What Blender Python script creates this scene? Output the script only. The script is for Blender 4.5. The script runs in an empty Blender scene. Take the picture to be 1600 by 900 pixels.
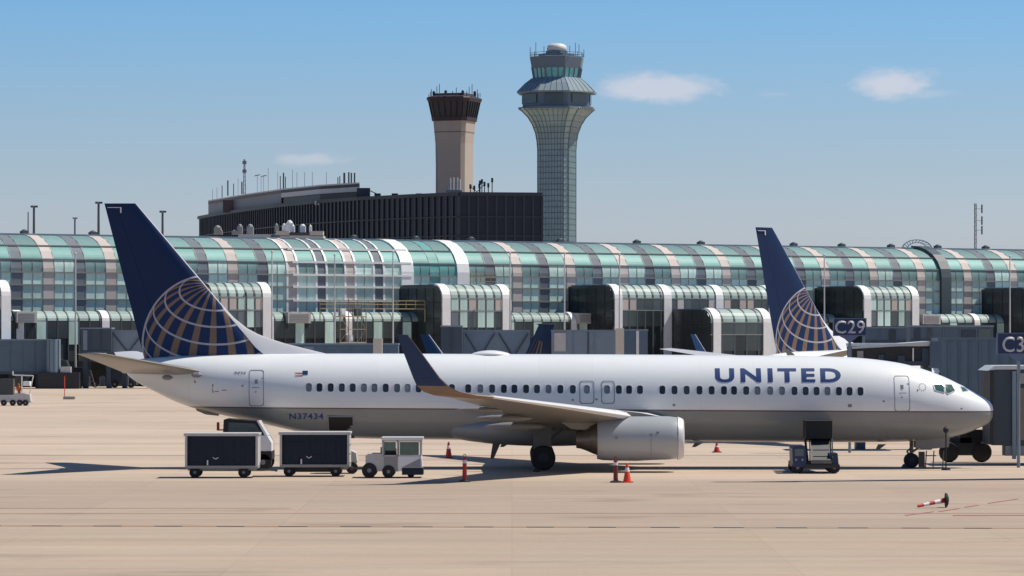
import bpy, bmesh, math, random
from mathutils import Vector, Matrix
random.seed(7)
R = math.radians
scene = bpy.context.scene
COL = scene.collection

# ------------------------------------------------------------------ camera
F = 5328.0            # focal length in photo pixels (photo 1600 wide)
H = 6.3               # eye height
cam_d = bpy.data.cameras.new('camera')
cam = bpy.data.objects.new('camera', cam_d); COL.objects.link(cam)
cam.location = (0, 0, H); cam.rotation_euler = (R(90), 0, 0)
cam_d.sensor_width = 36; cam_d.lens = 36 * F / 1600
cam_d.shift_y = 71 / 1600
cam_d.clip_start = 1; cam_d.clip_end = 20000
scene.camera = cam

# ------------------------------------------------------------------ light
SUN = Vector((.62, .14, 1)).normalized()
el = math.asin(SUN.z); az = math.atan2(SUN.x, SUN.y)
sd = bpy.data.lights.new('sun', 'SUN'); sd.energy = 5.0; sd.angle = R(.53); sd.color = (1, .925, .82)
so = bpy.data.objects.new('sun', sd); COL.objects.link(so)
so.rotation_euler = (-SUN).to_track_quat('-Z', 'Y').to_euler(); so.location = (0, 0, 100)
scene.view_settings.view_transform = 'Standard'
scene.view_settings.look = 'None'
scene.view_settings.exposure = 0.0
scene.view_settings.gamma = 1.0
scene.cycles.max_bounces = 5; scene.cycles.diffuse_bounces = 3; scene.cycles.glossy_bounces = 3
scene.cycles.transmission_bounces = 4; scene.cycles.volume_bounces = 0


class G:
    """small node graph helper"""
    def __init__(s, tree):
        s.t = tree; s.n = tree.nodes; s.l = tree.links
    def node(s, typ, **kw):
        n = s.n.new(typ)
        for k, v in kw.items(): setattr(n, k, v)
        return n
    def put(s, sock, v):
        if hasattr(v, 'is_output') or isinstance(v, bpy.types.NodeSocket): s.l.new(v, sock)
        else:
            if isinstance(v, (tuple, list)) and len(v) == 3 and sock.type == 'RGBA': v = (*v, 1)
            sock.default_value = v
    def m(s, op, a, b=0.0, c=None, clamp=False):
        n = s.node('ShaderNodeMath', operation=op, use_clamp=clamp)
        s.put(n.inputs[0], a); s.put(n.inputs[1], b)
        if c is not None: s.put(n.inputs[2], c)
        return n.outputs[0]
    def mix(s, f, a, b, mode='MIX'):
        n = s.node('ShaderNodeMix', data_type='RGBA', blend_type=mode)
        s.put(n.inputs[0], f); s.put(n.inputs[6], a); s.put(n.inputs[7], b)
        return n.outputs[2]
    def step(s, x, a, b):
        n = s.node('ShaderNodeMapRange', interpolation_type='SMOOTHSTEP')
        s.put(n.inputs[0], x); s.put(n.inputs[1], a); s.put(n.inputs[2], b)
        return n.outputs[0]
    def noise(s, vec, scale, detail=3, rough=.5):
        n = s.node('ShaderNodeTexNoise'); s.l.new(vec, n.inputs['Vector'])
        n.inputs['Scale'].default_value = scale; n.inputs['Detail'].default_value = detail
        n.inputs['Roughness'].default_value = rough
        return n.outputs['Fac']
    def mapping(s, vec, scale=(1, 1, 1), loc=(0, 0, 0)):
        n = s.node('ShaderNodeMapping'); s.l.new(vec, n.inputs[0])
        n.inputs['Scale'].default_value = scale; n.inputs['Location'].default_value = loc
        return n.outputs[0]

# ------------------------------------------------------------------ world sky
w = bpy.data.worlds.new('World'); scene.world = w; w.use_nodes = True
g = G(w.node_tree)
bg = w.node_tree.nodes['Background']
sky = g.node('ShaderNodeTexSky', sky_type='NISHITA')
sky.sun_disc = False; sky.sun_elevation = el; sky.sun_rotation = az
sky.air_density = 1.0; sky.dust_density = .6; sky.ozone_density = 2.0
tc = g.node('ShaderNodeTexCoord')
sep = g.node('ShaderNodeSeparateXYZ'); g.l.new(tc.outputs['Generated'], sep.inputs[0])
dx, dy, dz = sep.outputs
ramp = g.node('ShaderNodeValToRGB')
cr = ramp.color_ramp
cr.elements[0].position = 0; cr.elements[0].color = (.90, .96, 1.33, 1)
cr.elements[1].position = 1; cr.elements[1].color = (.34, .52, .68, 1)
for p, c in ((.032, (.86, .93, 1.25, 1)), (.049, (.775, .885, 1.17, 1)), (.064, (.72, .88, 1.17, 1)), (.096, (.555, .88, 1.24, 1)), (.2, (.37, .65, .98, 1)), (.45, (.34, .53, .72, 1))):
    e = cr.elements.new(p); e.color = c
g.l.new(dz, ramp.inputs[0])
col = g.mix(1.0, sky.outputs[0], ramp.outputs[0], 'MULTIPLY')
# small fair-weather clouds, placed by direction (tangents of azimuth and elevation)
az_ = g.m('DIVIDE', dx, g.m('MAXIMUM', dy, .01)); ev_ = g.m('DIVIDE', dz, g.m('MAXIMUM', dy, .01))
nv = g.mapping(tc.outputs['Generated'], (1, 1, 2.2))
n1 = g.noise(nv, 55, 5, .6); n2 = g.noise(nv, 160, 4, .6)
cl = None
for (px, py, rx, ry, a, warp) in ((1022, 137, 98, 25, .62, .8), (985, 128, 50, 20, .25, .8), (1392, 130, 70, 26, .68, .8), (1440, 146, 70, 10, .22, .8), (485, 249, 70, 12, .38, .9), (1208, 147, 30, 6, .10, .9)):
    cx, cy = (px - 800) / F, (521 - py) / F
    u = g.m('DIVIDE', g.m('SUBTRACT', az_, cx), rx / F)
    v = g.m('DIVIDE', g.m('SUBTRACT', ev_, cy), ry / F)
    # flatter lower edge
    d = g.m('SQRT', g.m('ADD', g.m('MULTIPLY', u, u), g.m('MULTIPLY', v, v)))
    d = g.m('ADD', d, g.m('MULTIPLY', g.m('SUBTRACT', .5, n1), 1.5))
    d = g.m('ADD', d, g.m('MULTIPLY', g.m('SUBTRACT', .5, n2), warp))
    f = g.m('MULTIPLY', g.step(d, 1.15, .25), a)
    f = g.m('MULTIPLY', f, g.m('GREATER_THAN', dy, .1))
    cl = f if cl is None else g.m('MAXIMUM', cl, f)
col = g.mix(cl, col, (7.2, 7.0, 7.6))
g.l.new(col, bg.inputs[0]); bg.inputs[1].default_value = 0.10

# ------------------------------------------------------------------ materials
M = {}
def mat(name, color, rough=.6, metal=0, var=.12, scale=1.5, bump=0, spec=.5, rand=0, streak=None, coat=0):
    m = bpy.data.materials.new(name); m.use_nodes = True
    g = G(m.node_tree); b = m.node_tree.nodes['Principled BSDF']
    tc = g.node('ShaderNodeTexCoord'); vec = tc.outputs['Object']
    if streak: vec = g.mapping(vec, streak)
    n = g.noise(vec, scale, 5, .6)
    k = g.m('MULTIPLY_ADD', g.m('SUBTRACT', n, .5), var * 2, 1.0)
    if rand:
        oi = g.node('ShaderNodeObjectInfo')
        k = g.m('MULTIPLY', k, g.m('MULTIPLY_ADD', g.m('SUBTRACT', oi.outputs['Random'], .5), rand * 2, 1.0))
    cc = g.node('ShaderNodeCombineColor')
    for i in range(3): g.l.new(g.m('MULTIPLY', k, color[i]), cc.inputs[i])
    g.l.new(cc.outputs[0], b.inputs['Base Color'])
    b.inputs['Roughness'].default_value = rough; b.inputs['Metallic'].default_value = metal
    b.inputs['Specular IOR Level'].default_value = spec
    if coat: b.inputs['Coat Weight'].default_value = coat; b.inputs['Coat Roughness'].default_value = .1
    if bump:
        bn = g.node('ShaderNodeBump'); bn.inputs['Strength'].default_value = bump; bn.inputs['Distance'].default_value = .02
        g.l.new(g.noise(vec, scale * 6, 4), bn.inputs['Height']); g.l.new(bn.outputs[0], b.inputs['Normal'])
    M[name] = m; return m

mat('white_paint', (.78, .78, .78), .35, var=.06, scale=.8, coat=.3)
mat('dirty_white', (.52, .51, .49), .5, var=.2, scale=2)
mat('cream', (.62, .56, .47), .6, var=.15)
mat('grey_paint', (.24, .26, .29), .5, var=.15)
mat('nacelle', (.37, .395, .41), .33, var=.07, scale=1.2, coat=.3)
mat('bare_metal', (.60, .60, .62), .28, metal=.9, var=.08)
mat('lip_metal', (.62, .62, .62), .5, metal=.2, var=.06)
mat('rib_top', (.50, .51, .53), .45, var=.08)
mat('brown_metal', (.20, .17, .14), .4, metal=.7, var=.2)
mat('wing_grey', (.24, .225, .205), .4, var=.16, scale=.9, streak=(1, .35, 1), coat=.15)  # greyish brown: the shade under the wings is put into this colour
mat('wing_white', (.72, .71, .70), .35, var=.08, coat=.2)
mat('navy', (.004, .032, .105), .45, var=.1)
mat('gold', (.25, .165, .11), .45, var=.15)
mat('letter_blue', (.004, .038, .165), .5, var=.05)
mat('line_grey', (.22, .22, .25), .6, var=.1)
mat('window_dark', (.035, .045, .055), .15, var=.3, rand=.5)
mat('window_shade', (.16, .18, .20), .25, var=.3, rand=.4)
mat('black', (.012, .012, .014), .7, var=.3)
mat('rubber', (.018, .018, .019), .8, var=.3)
mat('curtain', (.006, .015, .029), .75, var=.4, scale=3)
mat('strut', (.10, .10, .10), .4, var=.2)
mat('cockpit_glass', (.05, .11, .11), .06, var=.2)
mat('cab_glass', (.10, .17, .15), .08, var=.5, scale=2)
mat('red', (.50, .03, .025), .5, var=.2, scale=4)
mat('dark_red', (.20, .02, .02), .5, var=.3, scale=4)
mat('orange', (.80, .07, .02), .5, var=.15, scale=4)
mat('collar_white', (.75, .75, .75), .4, var=.1)
mat('blue_vehicle', (.010, .028, .095), .4, var=.3)
mat('belt', (.13, .13, .125), .7, var=.25, scale=4)
mat('bridge_steel', (.095, .145, .195), .55, var=.22, scale=.8, rand=.12)
mat('bridge_dark', (.045, .065, .09), .55, var=.25, scale=.8, rand=.15)
mat('bridge_black', (.022, .025, .03), .6, var=.3)
mat('bridge_light', (.19, .25, .31), .5, var=.15, rand=.08)
mat('roof_white', (.55, .58, .60), .5, var=.15)
mat('glass_top', (.19, .31, .30), .5, var=.32, scale=.8, rand=.16, spec=.3, streak=(1, .5, .4))  # upper panes darkened, their weaker sunlight put into the colour
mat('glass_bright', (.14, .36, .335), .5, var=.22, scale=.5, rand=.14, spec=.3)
mat('glass_low', (.56, .75, .68), .5, var=.42, scale=1.1, rand=.2, spec=.3, streak=(1, 1, .22))  # very pale: the glow from inside the concourse is painted in
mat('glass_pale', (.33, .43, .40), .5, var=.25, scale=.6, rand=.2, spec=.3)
mat('glass_dark', (.06, .085, .09), .2, var=.4, scale=.6, rand=.3, spec=.7)
mat('glass_black', (.038, .048, .050), .25, var=.4, scale=.6, rand=.4)
mat('band_beige', (.55, .49, .45), .65, spec=.25, var=.14, scale=.5, rand=.08)
mat('band_grey', (.16, .185, .21), .65, spec=.2, var=.18, scale=.5, rand=.12)
mat('rib_white', (.82, .82, .80), .45, var=.12)
mat('rib_dark', (.07, .09, .10), .5, var=.2)
mat('mullion', (.24, .25, .24), .5, var=.2)
mat('base_dark', (.03, .035, .04), .7, var=.4, scale=.4)
mat('roof_grey', (.22, .23, .24), .7, var=.2)
mat('louver', (.30, .30, .29), .6, var=.2)
mat('yellow', (.42, .33, .16), .6, var=.2)
mat('scaffold', (.22, .18, .15), .6, var=.3)
mat('pole_white', (.55, .56, .57), .5, var=.1)
mat('pole_dark', (.07, .08, .09), .6, var=.1)
mat('facade_black', (.009, .014, .024), .35, var=.3, scale=.2, spec=.4)
mat('facade_rib', (.024, .033, .045), .5, var=.2)
mat('facade_grey', (.15, .18, .20), .5, var=.25, scale=.1)
mat('facade_band', (.46, .50, .53), .5, var=.1, scale=.1)
mat('maroon', (.09, .05, .06), .5, var=.3, scale=.2)
mat('tower_concrete', (.40, .345, .29), .8, var=.12, scale=.15, streak=(1, 1, .3))
mat('tower_joint', (.20, .16, .14), .8)
mat('tower_black', (.006, .010, .022), .3, var=.3)
mat('tower_maroon', (.036, .024, .034), .6, var=.2)
mat('tower_glass', (.26, .38, .40), .3, var=.3, scale=.25, spec=.7)
mat('tower_mullion', (.12, .16, .18), .5)
mat('tower_panel', (.12, .17, .215), .55, var=.12, scale=.2)
mat('tower_roof', (.24, .30, .34), .8, var=.12, scale=.3, spec=.2)
mat('cab_window', (.16, .55, .56), .1, var=.5, scale=.5)
mat('radome', (.66, .64, .60), .6, var=.05)
mat('sign_blue', (.012, .03, .10), .45, var=.08)
mat('sign_edge', (.12, .16, .28), .5, var=.05)
mat('sign_text', (.48, .50, .53), .5, var=.05)
mat('skin', (.35, .2, .15), .6); mat('vest', (.55, .14, .04), .8); mat('jeans', (.03, .04, .08), .8)
mat('joint', (.05, .042, .038), .9, var=.3)
mat('line_orange', (.36, .24, .16), .8, var=.25, scale=.3)
mat('line_red', (.42, .16, .14), .8, var=.3, scale=1)

def concrete(name, base, base2, jx, jy, lane=None):
    m = bpy.data.materials.new(name); m.use_nodes = True
    g = G(m.node_tree); b = m.node_tree.nodes['Principled BSDF']
    tc = g.node('ShaderNodeTexCoord'); v = tc.outputs['Object']
    big = g.noise(g.mapping(v, (.010, .045, 1)), 1.0, 6, .62)
    streak = g.noise(g.mapping(v, (.028, .75, 1)), 1.0, 5, .65)
    mid = g.noise(g.mapping(v, (.25, .6, 1)), 1.0, 5, .6)
    fine = g.noise(v, 3.0, 6, .7)
    # slab to slab difference
    br = g.node('ShaderNodeTexBrick'); g.l.new(v, br.inputs['Vector'])
    br.offset = 0; br.inputs['Scale'].default_value = 1
    br.inputs['Brick Width'].default_value = jx; br.inputs['Row Height'].default_value = jy
    br.inputs['Mortar Size'].default_value = .035; br.inputs['Mortar Smooth'].default_value = .3
    br.inputs['Color1'].default_value = (.955, .955, .96, 1); br.inputs['Color2'].default_value = (1.03, 1.03, 1.025, 1)
    br.inputs['Mortar'].default_value = (.94, .93, .92, 1)
    c = g.mix(g.step(big, .36, .64), base, base2)
    if lane:
        sy = g.node('ShaderNodeSeparateXYZ'); g.l.new(v, sy.inputs[0])
        yy = g.m('ADD', sy.outputs[1], g.m('MULTIPLY', g.m('SUBTRACT', streak, .5), 14))
        c = g.mix(g.m('MULTIPLY', g.step(yy, 150, 142), .8), c, lane)
    k = g.m('MULTIPLY_ADD', g.m('SUBTRACT', streak, .5), .42, 1.0)
    k = g.m('MULTIPLY', k, g.m('MULTIPLY_ADD', g.m('SUBTRACT', mid, .5), .16, 1.0))
    k = g.m('MULTIPLY', k, g.m('MULTIPLY_ADD', g.m('SUBTRACT', fine, .5), .22, 1.0))
    # oil / rubber stains with a shape of their own
    st = g.noise(g.mapping(v, (.09, .22, 1), (3, 7, 0)), 1.0, 4, .6)
    k = g.m('MULTIPLY', k, g.m('SUBTRACT', 1.0, g.m('MULTIPLY', g.step(st, .56, .72), .26)))
    kk = g.node('ShaderNodeCombineColor')
    for i in range(3): g.l.new(k, kk.inputs[i])
    c = g.mix(1.0, c, kk.outputs[0], 'MULTIPLY')
    hue = g.noise(g.mapping(v, (.06, .9, 1), (11, 5, 0)), 1.0, 3, .6)
    c = g.mix(1.0, c, g.mix(g.step(hue, .4, .6), (1.03, .985, .975), (.98, 1.005, 1.0)), 'MULTIPLY')
    sc = g.noise(g.mapping(v, (.22, 1.6, 1), (31, 2, 0)), 1.0, 2, .5)
    c = g.mix(g.m('MULTIPLY', g.step(sc, .70, .78), .28), c, (.16, .14, .125))
    sp = g.noise(g.mapping(v, (1.1, 2.2, 1), (5, 9, 0)), 1.0, 2, .5)
    c = g.mix(g.m('MULTIPLY', g.step(sp, .76, .80), .35), c, (.60, .54, .47))
    c = g.mix(1.0, c, br.outputs[0], 'MULTIPLY')
    g.l.new(c, b.inputs['Base Color'])
    b.inputs['Roughness'].default_value = .85; b.inputs['Specular IOR Level'].default_value = .25
    bn = g.node('ShaderNodeBump'); bn.inputs['Strength'].default_value = .3; bn.inputs['Distance'].default_value = .01
    g.l.new(fine, bn.inputs['Height']); g.l.new(bn.outputs[0], b.inputs['Normal'])
    M[name] = m
concrete('concrete_far', (.51, .415, .325), (.455, .365, .285), 7.6, 6.1, (.36, .285, .22))
concrete('concrete_near', (.425, .345, .262), (.395, .315, .237), 7.6, 6.1)

# ------------------------------------------------------------------ mesh helpers
class MB:
    def __init__(s): s.v = []; s.f = []; s.mi = []; s.mats = []
    def mid(s, m):
        if m not in s.mats: s.mats.append(m)
        return s.mats.index(m)
    def add(s, vs, fs, m=None):
        o = len(s.v); s.v += [tuple(v) for v in vs]; k = s.mid(m) if m else 0
        for f in fs: s.f.append(tuple(i + o for i in f)); s.mi.append(k)
        return s
    def box(s, x0, x1, y0, y1, z0, z1, m=None, rot=0, tilt=None):
        vs = [Vector((x, y, z)) for z in (z0, z1) for y in (y0, y1) for x in (x0, x1)]
        if tilt is not None or rot:
            c = Vector(((x0+x1)/2, (y0+y1)/2, (z0+z1)/2)); mt = Matrix.Rotation(rot, 3, 'Z')
            if tilt: mt = Matrix.Rotation(tilt[1], 3, tilt[0]) @ mt
            vs = [c + mt @ (v - c) for v in vs]
        return s.add(vs, [(0,2,3,1),(4,5,7,6),(0,1,5,4),(2,6,7,3),(0,4,6,2),(1,3,7,5)], m)
    def bar(s, a, b, wd, ht=None, m=None, up=(0,0,1)):
        a, b = Vector(a), Vector(b); ht = ht or wd
        d = (b - a).normalized(); u = Vector(up)
        if abs(d.dot(u)) > .95: u = Vector((0, 1, 0))
        r = d.cross(u).normalized(); u = r.cross(d)
        vs = [p + r*sx*wd/2 + u*sz*ht/2 for p in (a, b) for sz in (-1, 1) for sx in (-1, 1)]
        return s.add(vs, [(0,2,3,1),(4,5,7,6),(0,1,5,4),(2,6,7,3),(0,4,6,2),(1,3,7,5)], m)
    def rings(s, rs, m=None, caps=True, closed=True):
        n = len(rs[0]); vs = [p for r in rs for p in r]; fs = []
        for i in range(len(rs)-1):
            for j in range(n if closed else n-1):
                k = (j+1) % n
                fs.append((i*n+j, i*n+k, (i+1)*n+k, (i+1)*n+j))
        if caps: fs.append(tuple(range(n))[::-1]); fs.append(tuple(range((len(rs)-1)*n, len(rs)*n)))
        return s.add(vs, fs, m)
    def lathe(s, prof, c, axis='Z', n=16, m=None, start=0, caps=True):
        """prof: list of (radius, height) along the axis from c"""
        rs = []
        for r, h in prof:
            ring = []
            for j in range(n):
                a = start + 2*math.pi*j/n; p = r*math.cos(a); q = r*math.sin(a)
                if axis == 'Z': ring.append((c[0]+p, c[1]+q, c[2]+h))
                elif axis == 'X': ring.append((c[0]+h, c[1]+p, c[2]+q))
                else: ring.append((c[0]+q, c[1]+h, c[2]+p))
            rs.append(ring)
        return s.rings(rs, m, caps)
    def tube(s, a, b, r, n=8, m=None, r2=None):
        a, b = Vector(a), Vector(b); d = (b-a).normalized(); u = Vector((0,0,1))
        if abs(d.z) > .95: u = Vector((1,0,0))
        x = d.cross(u).normalized(); y = x.cross(d); r2 = r if r2 is None else r2
        return s.rings([[p + x*math.cos(2*math.pi*j/n)*q + y*math.sin(2*math.pi*j/n)*q for j in range(n)] for p, q in ((a, r), (b, r2))], m)
    def prism(s, pts, lo, hi, axis='Y', m=None):
        def P(p, t):
            return (p[0], t, p[1]) if axis == 'Y' else ((t, p[0], p[1]) if axis == 'X' else (p[0], p[1], t))
        return s.rings([[P(p, lo) for p in pts], [P(p, hi) for p in pts]], m)
    def mesh(s, name, m=None, smooth=False):
        me = bpy.data.meshes.new(name); me.from_pydata(s.v, [], s.f)
        for k in (s.mats or [m]): me.materials.append(M[k or m])
        if s.mats:
            for p, k in zip(me.polygons, s.mi): p.material_index = k
        bm = bmesh.new(); bm.from_mesh(me); bmesh.ops.recalc_face_normals(bm, faces=bm.faces); bm.to_mesh(me); bm.free()
        if smooth:
            me.shade_smooth()
            if smooth != True: me.set_sharp_from_angle(angle=R(smooth))
        me.update(); return me

def obj(name, me, parent=None, loc=(0,0,0), rz=0, label=None, kind=None):
    o = bpy.data.objects.new(name, me); COL.objects.link(o); o.location = loc; o.rotation_euler = (0, 0, rz)
    if parent: o.parent = parent
    if label: o['label'] = label
    if kind: o['kind'] = kind
    return o
def part(name, mb, parent, m=None, smooth=False, **kw): return obj(name, mb.mesh(name, m, smooth), parent, **kw)
def thing(name, label, cat, loc=(0,0,0), rz=0, group=None):
    o = obj(name, None, None, loc, rz, label); o['category'] = cat
    if group: o['group'] = group
    return o
def solo(name, mb, m, label, cat, group=None, smooth=False, **kw):
    o = part(name, mb, None, m, smooth, label=label, **kw); o['category'] = cat
    if group: o['group'] = group
    return o
def dup(root, loc, rz, label):
    r = root.copy(); COL.objects.link(r); r.location = loc; r.rotation_euler = (0,0,rz); r['label'] = label
    for ch in list(root.children):
        c = ch.copy(); COL.objects.link(c); c.parent = r
        for q in list(ch.children):
            d = q.copy(); COL.objects.link(d); d.parent = c
    return r
def W(px, py, Y): return Vector(((px-800)*Y/F, Y, H-(py-521)*Y/F))
def GY(py): return F*H/(py-521)      # depth of a ground point seen at row py
def text_mesh(name, body, x0, x1, z0, z1, y, m, bold=0.0, spacing=1.0, depth=0.0, wrap=None, cut=.09, narrow_i=True):
    """lettering in the XZ plane facing -y, fitted to the box; wrap(x, z) -> y lays it on a curved skin"""
    cu = bpy.data.curves.new(name, 'FONT'); cu.body = body; cu.offset = bold; cu.space_character = spacing
    cu.resolution_u = 4
    to = bpy.data.objects.new(name, cu); COL.objects.link(to)
    dg = bpy.context.evaluated_depsgraph_get(); dg.update()
    me = bpy.data.meshes.new_from_object(to.evaluated_get(dg)); bpy.data.objects.remove(to)
    me.materials.clear()
    xs = [v.co.x for v in me.vertices]; ys = [v.co.y for v in me.vertices]
    ax, bx, ay, by = min(xs), max(xs), min(ys), max(ys)
    for v in me.vertices:
        X = x0 + (v.co.x-ax)/(bx-ax)*(x1-x0); Z = z0 + (v.co.y-ay)/(by-ay)*(z1-z0)
        v.co = (X, 0, Z)
    bm = bmesh.new(); bm.from_mesh(me)
    if wrap:
        z = z0 + cut
        while z < z1:
            bmesh.ops.bisect_plane(bm, geom=bm.verts[:]+bm.edges[:]+bm.faces[:], plane_co=(0,0,z), plane_no=(0,0,1)); z += cut
    for v in bm.verts: v.co.y = wrap(v.co.x, v.co.z) if wrap else y
    for f in bm.faces: f.normal_update()
    for f in bm.faces:
        if f.normal.y > 0: f.normal_flip()
    if depth:
        r = bmesh.ops.extrude_face_region(bm, geom=bm.faces[:])
        for v in [q for q in r['geom'] if isinstance(q, bmesh.types.BMVert)]: v.co.y -= depth
    bm.to_mesh(me); bm.free(); me.materials.append(M[m]); return me

# ------------------------------------------------------------------ ground
mb = MB(); mb.add([(-9000,-300,0),(9000,-300,0),(9000,12000,0),(-9000,12000,0)], [(0,1,2,3)])
part('ground', mb, None, 'concrete_far', kind='structure')
Y823 = GY(824.5)
mb = MB(); mb.add([(-900,-200,.004),(900,-200,.004),(900,Y823-900*.044,.004),(-900,Y823+900*.044,.004)], [(0,1,2,3)])
part('near_apron', mb, None, 'concrete_near', kind='structure')
# joint between the two pours: dark sealant dashes alternating with worn orange paint
a = MB(); b = MB()
x = -46
k = 0
yj = lambda x: Y823 - .044*x
while x < 46:
    L = .95 + .06*math.sin(k)
    a.add([(x,yj(x)+.05,.009),(x+L,yj(x+L)+.05,.009),(x+L,yj(x+L)+.42,.009),(x,yj(x)+.42,.009)], [(0,1,2,3)])
    b.add([(x+L,yj(x)+.0,.0085),(x+2.0,yj(x)+.0,.0085),(x+2.0,yj(x)+.55,.0085),(x+L,yj(x)+.55,.0085)], [(0,1,2,3)])
    x += 2.02; k += 1
part('joint_sealant', a, None, 'joint', kind='structure'); part('dashed_line', b, None, 'line_orange', kind='structure')
mb = MB()
for (x0, x1, py, wd) in ((-60, 60, 803, .25), (-60, -8, 795, .3), (-60, 60, 712, .5), (-60, 60, 694, .6)):
    Y = GY(py); mb.add([(x0,Y,.0065),(x1,Y+.3,.0065),(x1,Y+.3+wd,.0065),(x0,Y+wd,.0065)], [(0,1,2,3)])
part('painted_line', mb, None, 'line_orange', kind='structure')
mb = MB()
for (xa, ya, xb, yb) in ((1415,806,1460,800),(1468,800,1500,795),(1508,793,1530,790),(1545,787,1592,780),(1490,806,1640,806),(1212,712,1235,720)):
    p, q = Vector((((xa-800)*GY(ya)/F), GY(ya), .012)), Vector((((xb-800)*GY(yb)/F), GY(yb), .012))
    wv = .35
    mb.add([p, q, q+Vector((0,wv,0)), p+Vector((0,wv,0))], [(0,1,2,3)])
part('painted_red_line', mb, None, 'line_red', kind='structure')

# ------------------------------------------------------------------ aircraft
S = 33.3
X_ = lambda px: (px-800)/S
Z_ = lambda py: (731-py)/S
ST = [(1551.5,640,646,.10),(1550.5,634,652,.28),(1546,627.5,660,.50),(1538,621.5,665,.70),(1528,616,669.5,.88),(1510,606,677,1.12),(1492,597,682,1.31),(1474,588.5,685.5,1.46),(1453,580.5,688,1.59),
      (1431,573.5,689.5,1.70),(1406,567.5,690.5,1.78),(1371,562.3,691,1.85),(1335,559,691.3,1.88),(1290,557,691.3,1.88),(1230,556,691,1.88),
      (1100,555,690,1.88),(950,554,689,1.88),(800,553.5,688,1.88),(680,553,687,1.88),(600,552.7,686,1.88),(540,552.7,684,1.88),
      (500,552.7,680.5,1.87),(465,552.8,674.5,1.83),(430,553,666.5,1.75),(395,553.3,658.5,1.64),(365,553.8,652.5,1.52),(335,554.5,646,1.38),
      (305,555.3,638.5,1.21),(275,556.5,628,1.0),(245,558.5,613.5,.77),(220,561,600.5,.56),(205,563.5,591,.40),(199,566,585,.28)]
def cr_(p0, p1, p2, p3, t): return .5*((2*p1)+(-p0+p2)*t+(2*p0-5*p1+4*p2-p3)*t*t+(-p0+3*p1-3*p2+p3)*t**3)
FS = []
for i in range(len(ST)-1):
    p = [ST[max(i-1,0)], ST[i], ST[i+1], ST[min(i+2, len(ST)-1)]]
    n = 4
    for k in range(n):
        t = k/n
        if i in (0,) : row = [p[1][j]+(p[2][j]-p[1][j])*t for j in range(4)]
        else:
            # linear in x, eased values where spacing is uneven
            row = [p[1][0]+(p[2][0]-p[1][0])*t]
            for j in (1,2,3):
                h1 = p[2][0]-p[1][0]
                m1 = (p[2][j]-p[0][j])/((p[2][0]-p[0][0]) or 1)*h1; m2 = (p[3][j]-p[1][j])/((p[3][0]-p[1][0]) or 1)*h1
                row.append((2*t**3-3*t*t+1)*p[1][j]+(t**3-2*t*t+t)*m1+(-2*t**3+3*t*t)*p[2][j]+(t**3-t*t)*m2)
        FS.append((X_(row[0]), Z_(row[1]), Z_(row[2]), row[3]))
q = ST[-1]; FS.append((X_(q[0]), Z_(q[1]), Z_(q[2]), q[3]))
def fus_at(x):
    if x >= FS[0][0]: return FS[0][1:]
    for a, b in zip(FS, FS[1:]):
        if b[0] <= x <= a[0]:
            t = (a[0]-x)/(a[0]-b[0]); return tuple(a[i]+(b[i]-a[i])*t for i in (1,2,3))
    return FS[-1][1:]
def fus_y(x, z, off=.012):
    zt, zb, hw = fus_at(x); zc = (zt+zb)/2; hh = (zt-zb)/2
    v = max(0, 1-((z-zc)/hh)**2)
    return -(hw*math.sqrt(v)+off)
SN = 33.7   # photo scale on the near skin of the fuselage
def skin(px, py): return (px-800)/SN, H-(py-521)/SN

def livery_material():
    m = bpy.data.materials.new('fuselage_paint'); m.use_nodes = True; g = G(m.node_tree); b = m.node_tree.nodes['Principled BSDF']
    tc = g.node('ShaderNodeTexCoord'); sp = g.node('ShaderNodeSeparateXYZ'); g.l.new(tc.outputs['Object'], sp.inputs[0])
    zl = g.m('MULTIPLY_ADD', sp.outputs[0], .0058, 0)
    z = g.m('ADD', sp.outputs[2], zl)
    n = g.noise(g.mapping(tc.outputs['Object'], (.5, 1, 1.5)), 1.2, 5, .6)
    # very slight skin-panel tone differences
    br = g.node('ShaderNodeTexBrick'); cb = g.node('ShaderNodeCombineXYZ'); g.l.new(sp.outputs[0], cb.inputs[0]); g.l.new(sp.outputs[2], cb.inputs[1])
    g.l.new(cb.outputs[0], br.inputs['Vector']); br.inputs['Scale'].default_value = 1; br.inputs['Brick Width'].default_value = 2.5
    br.inputs['Row Height'].default_value = 1.05; br.inputs['Mortar Size'].default_value = .006
    br.inputs['Color1'].default_value = (.97,.97,.97,1); br.inputs['Color2'].default_value = (1,1,1,1); br.inputs['Mortar'].default_value = (.86,.86,.87,1)
    up = g.mix(n, (.745,.775,.78), (.82,.85,.85)); lo = g.mix(n, (.19,.205,.21), (.265,.285,.29))
    c = g.mix(g.step(z, 2.775, 2.785), lo, up)
    ln = g.m('MULTIPLY', g.step(z, 2.735, 2.75), g.step(z, 2.815, 2.80))
    c = g.mix(ln, c, (.13,.075,.06))
    c = g.mix(1.0, c, br.outputs[0], 'MULTIPLY')
    # grime on the belly edges
    g.l.new(c, b.inputs['Base Color']); b.inputs['Roughness'].default_value = .38
    b.inputs['Coat Weight'].default_value = .35; b.inputs['Coat Roughness'].default_value = .12
    M['fuselage_paint'] = m
livery_material()

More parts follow.
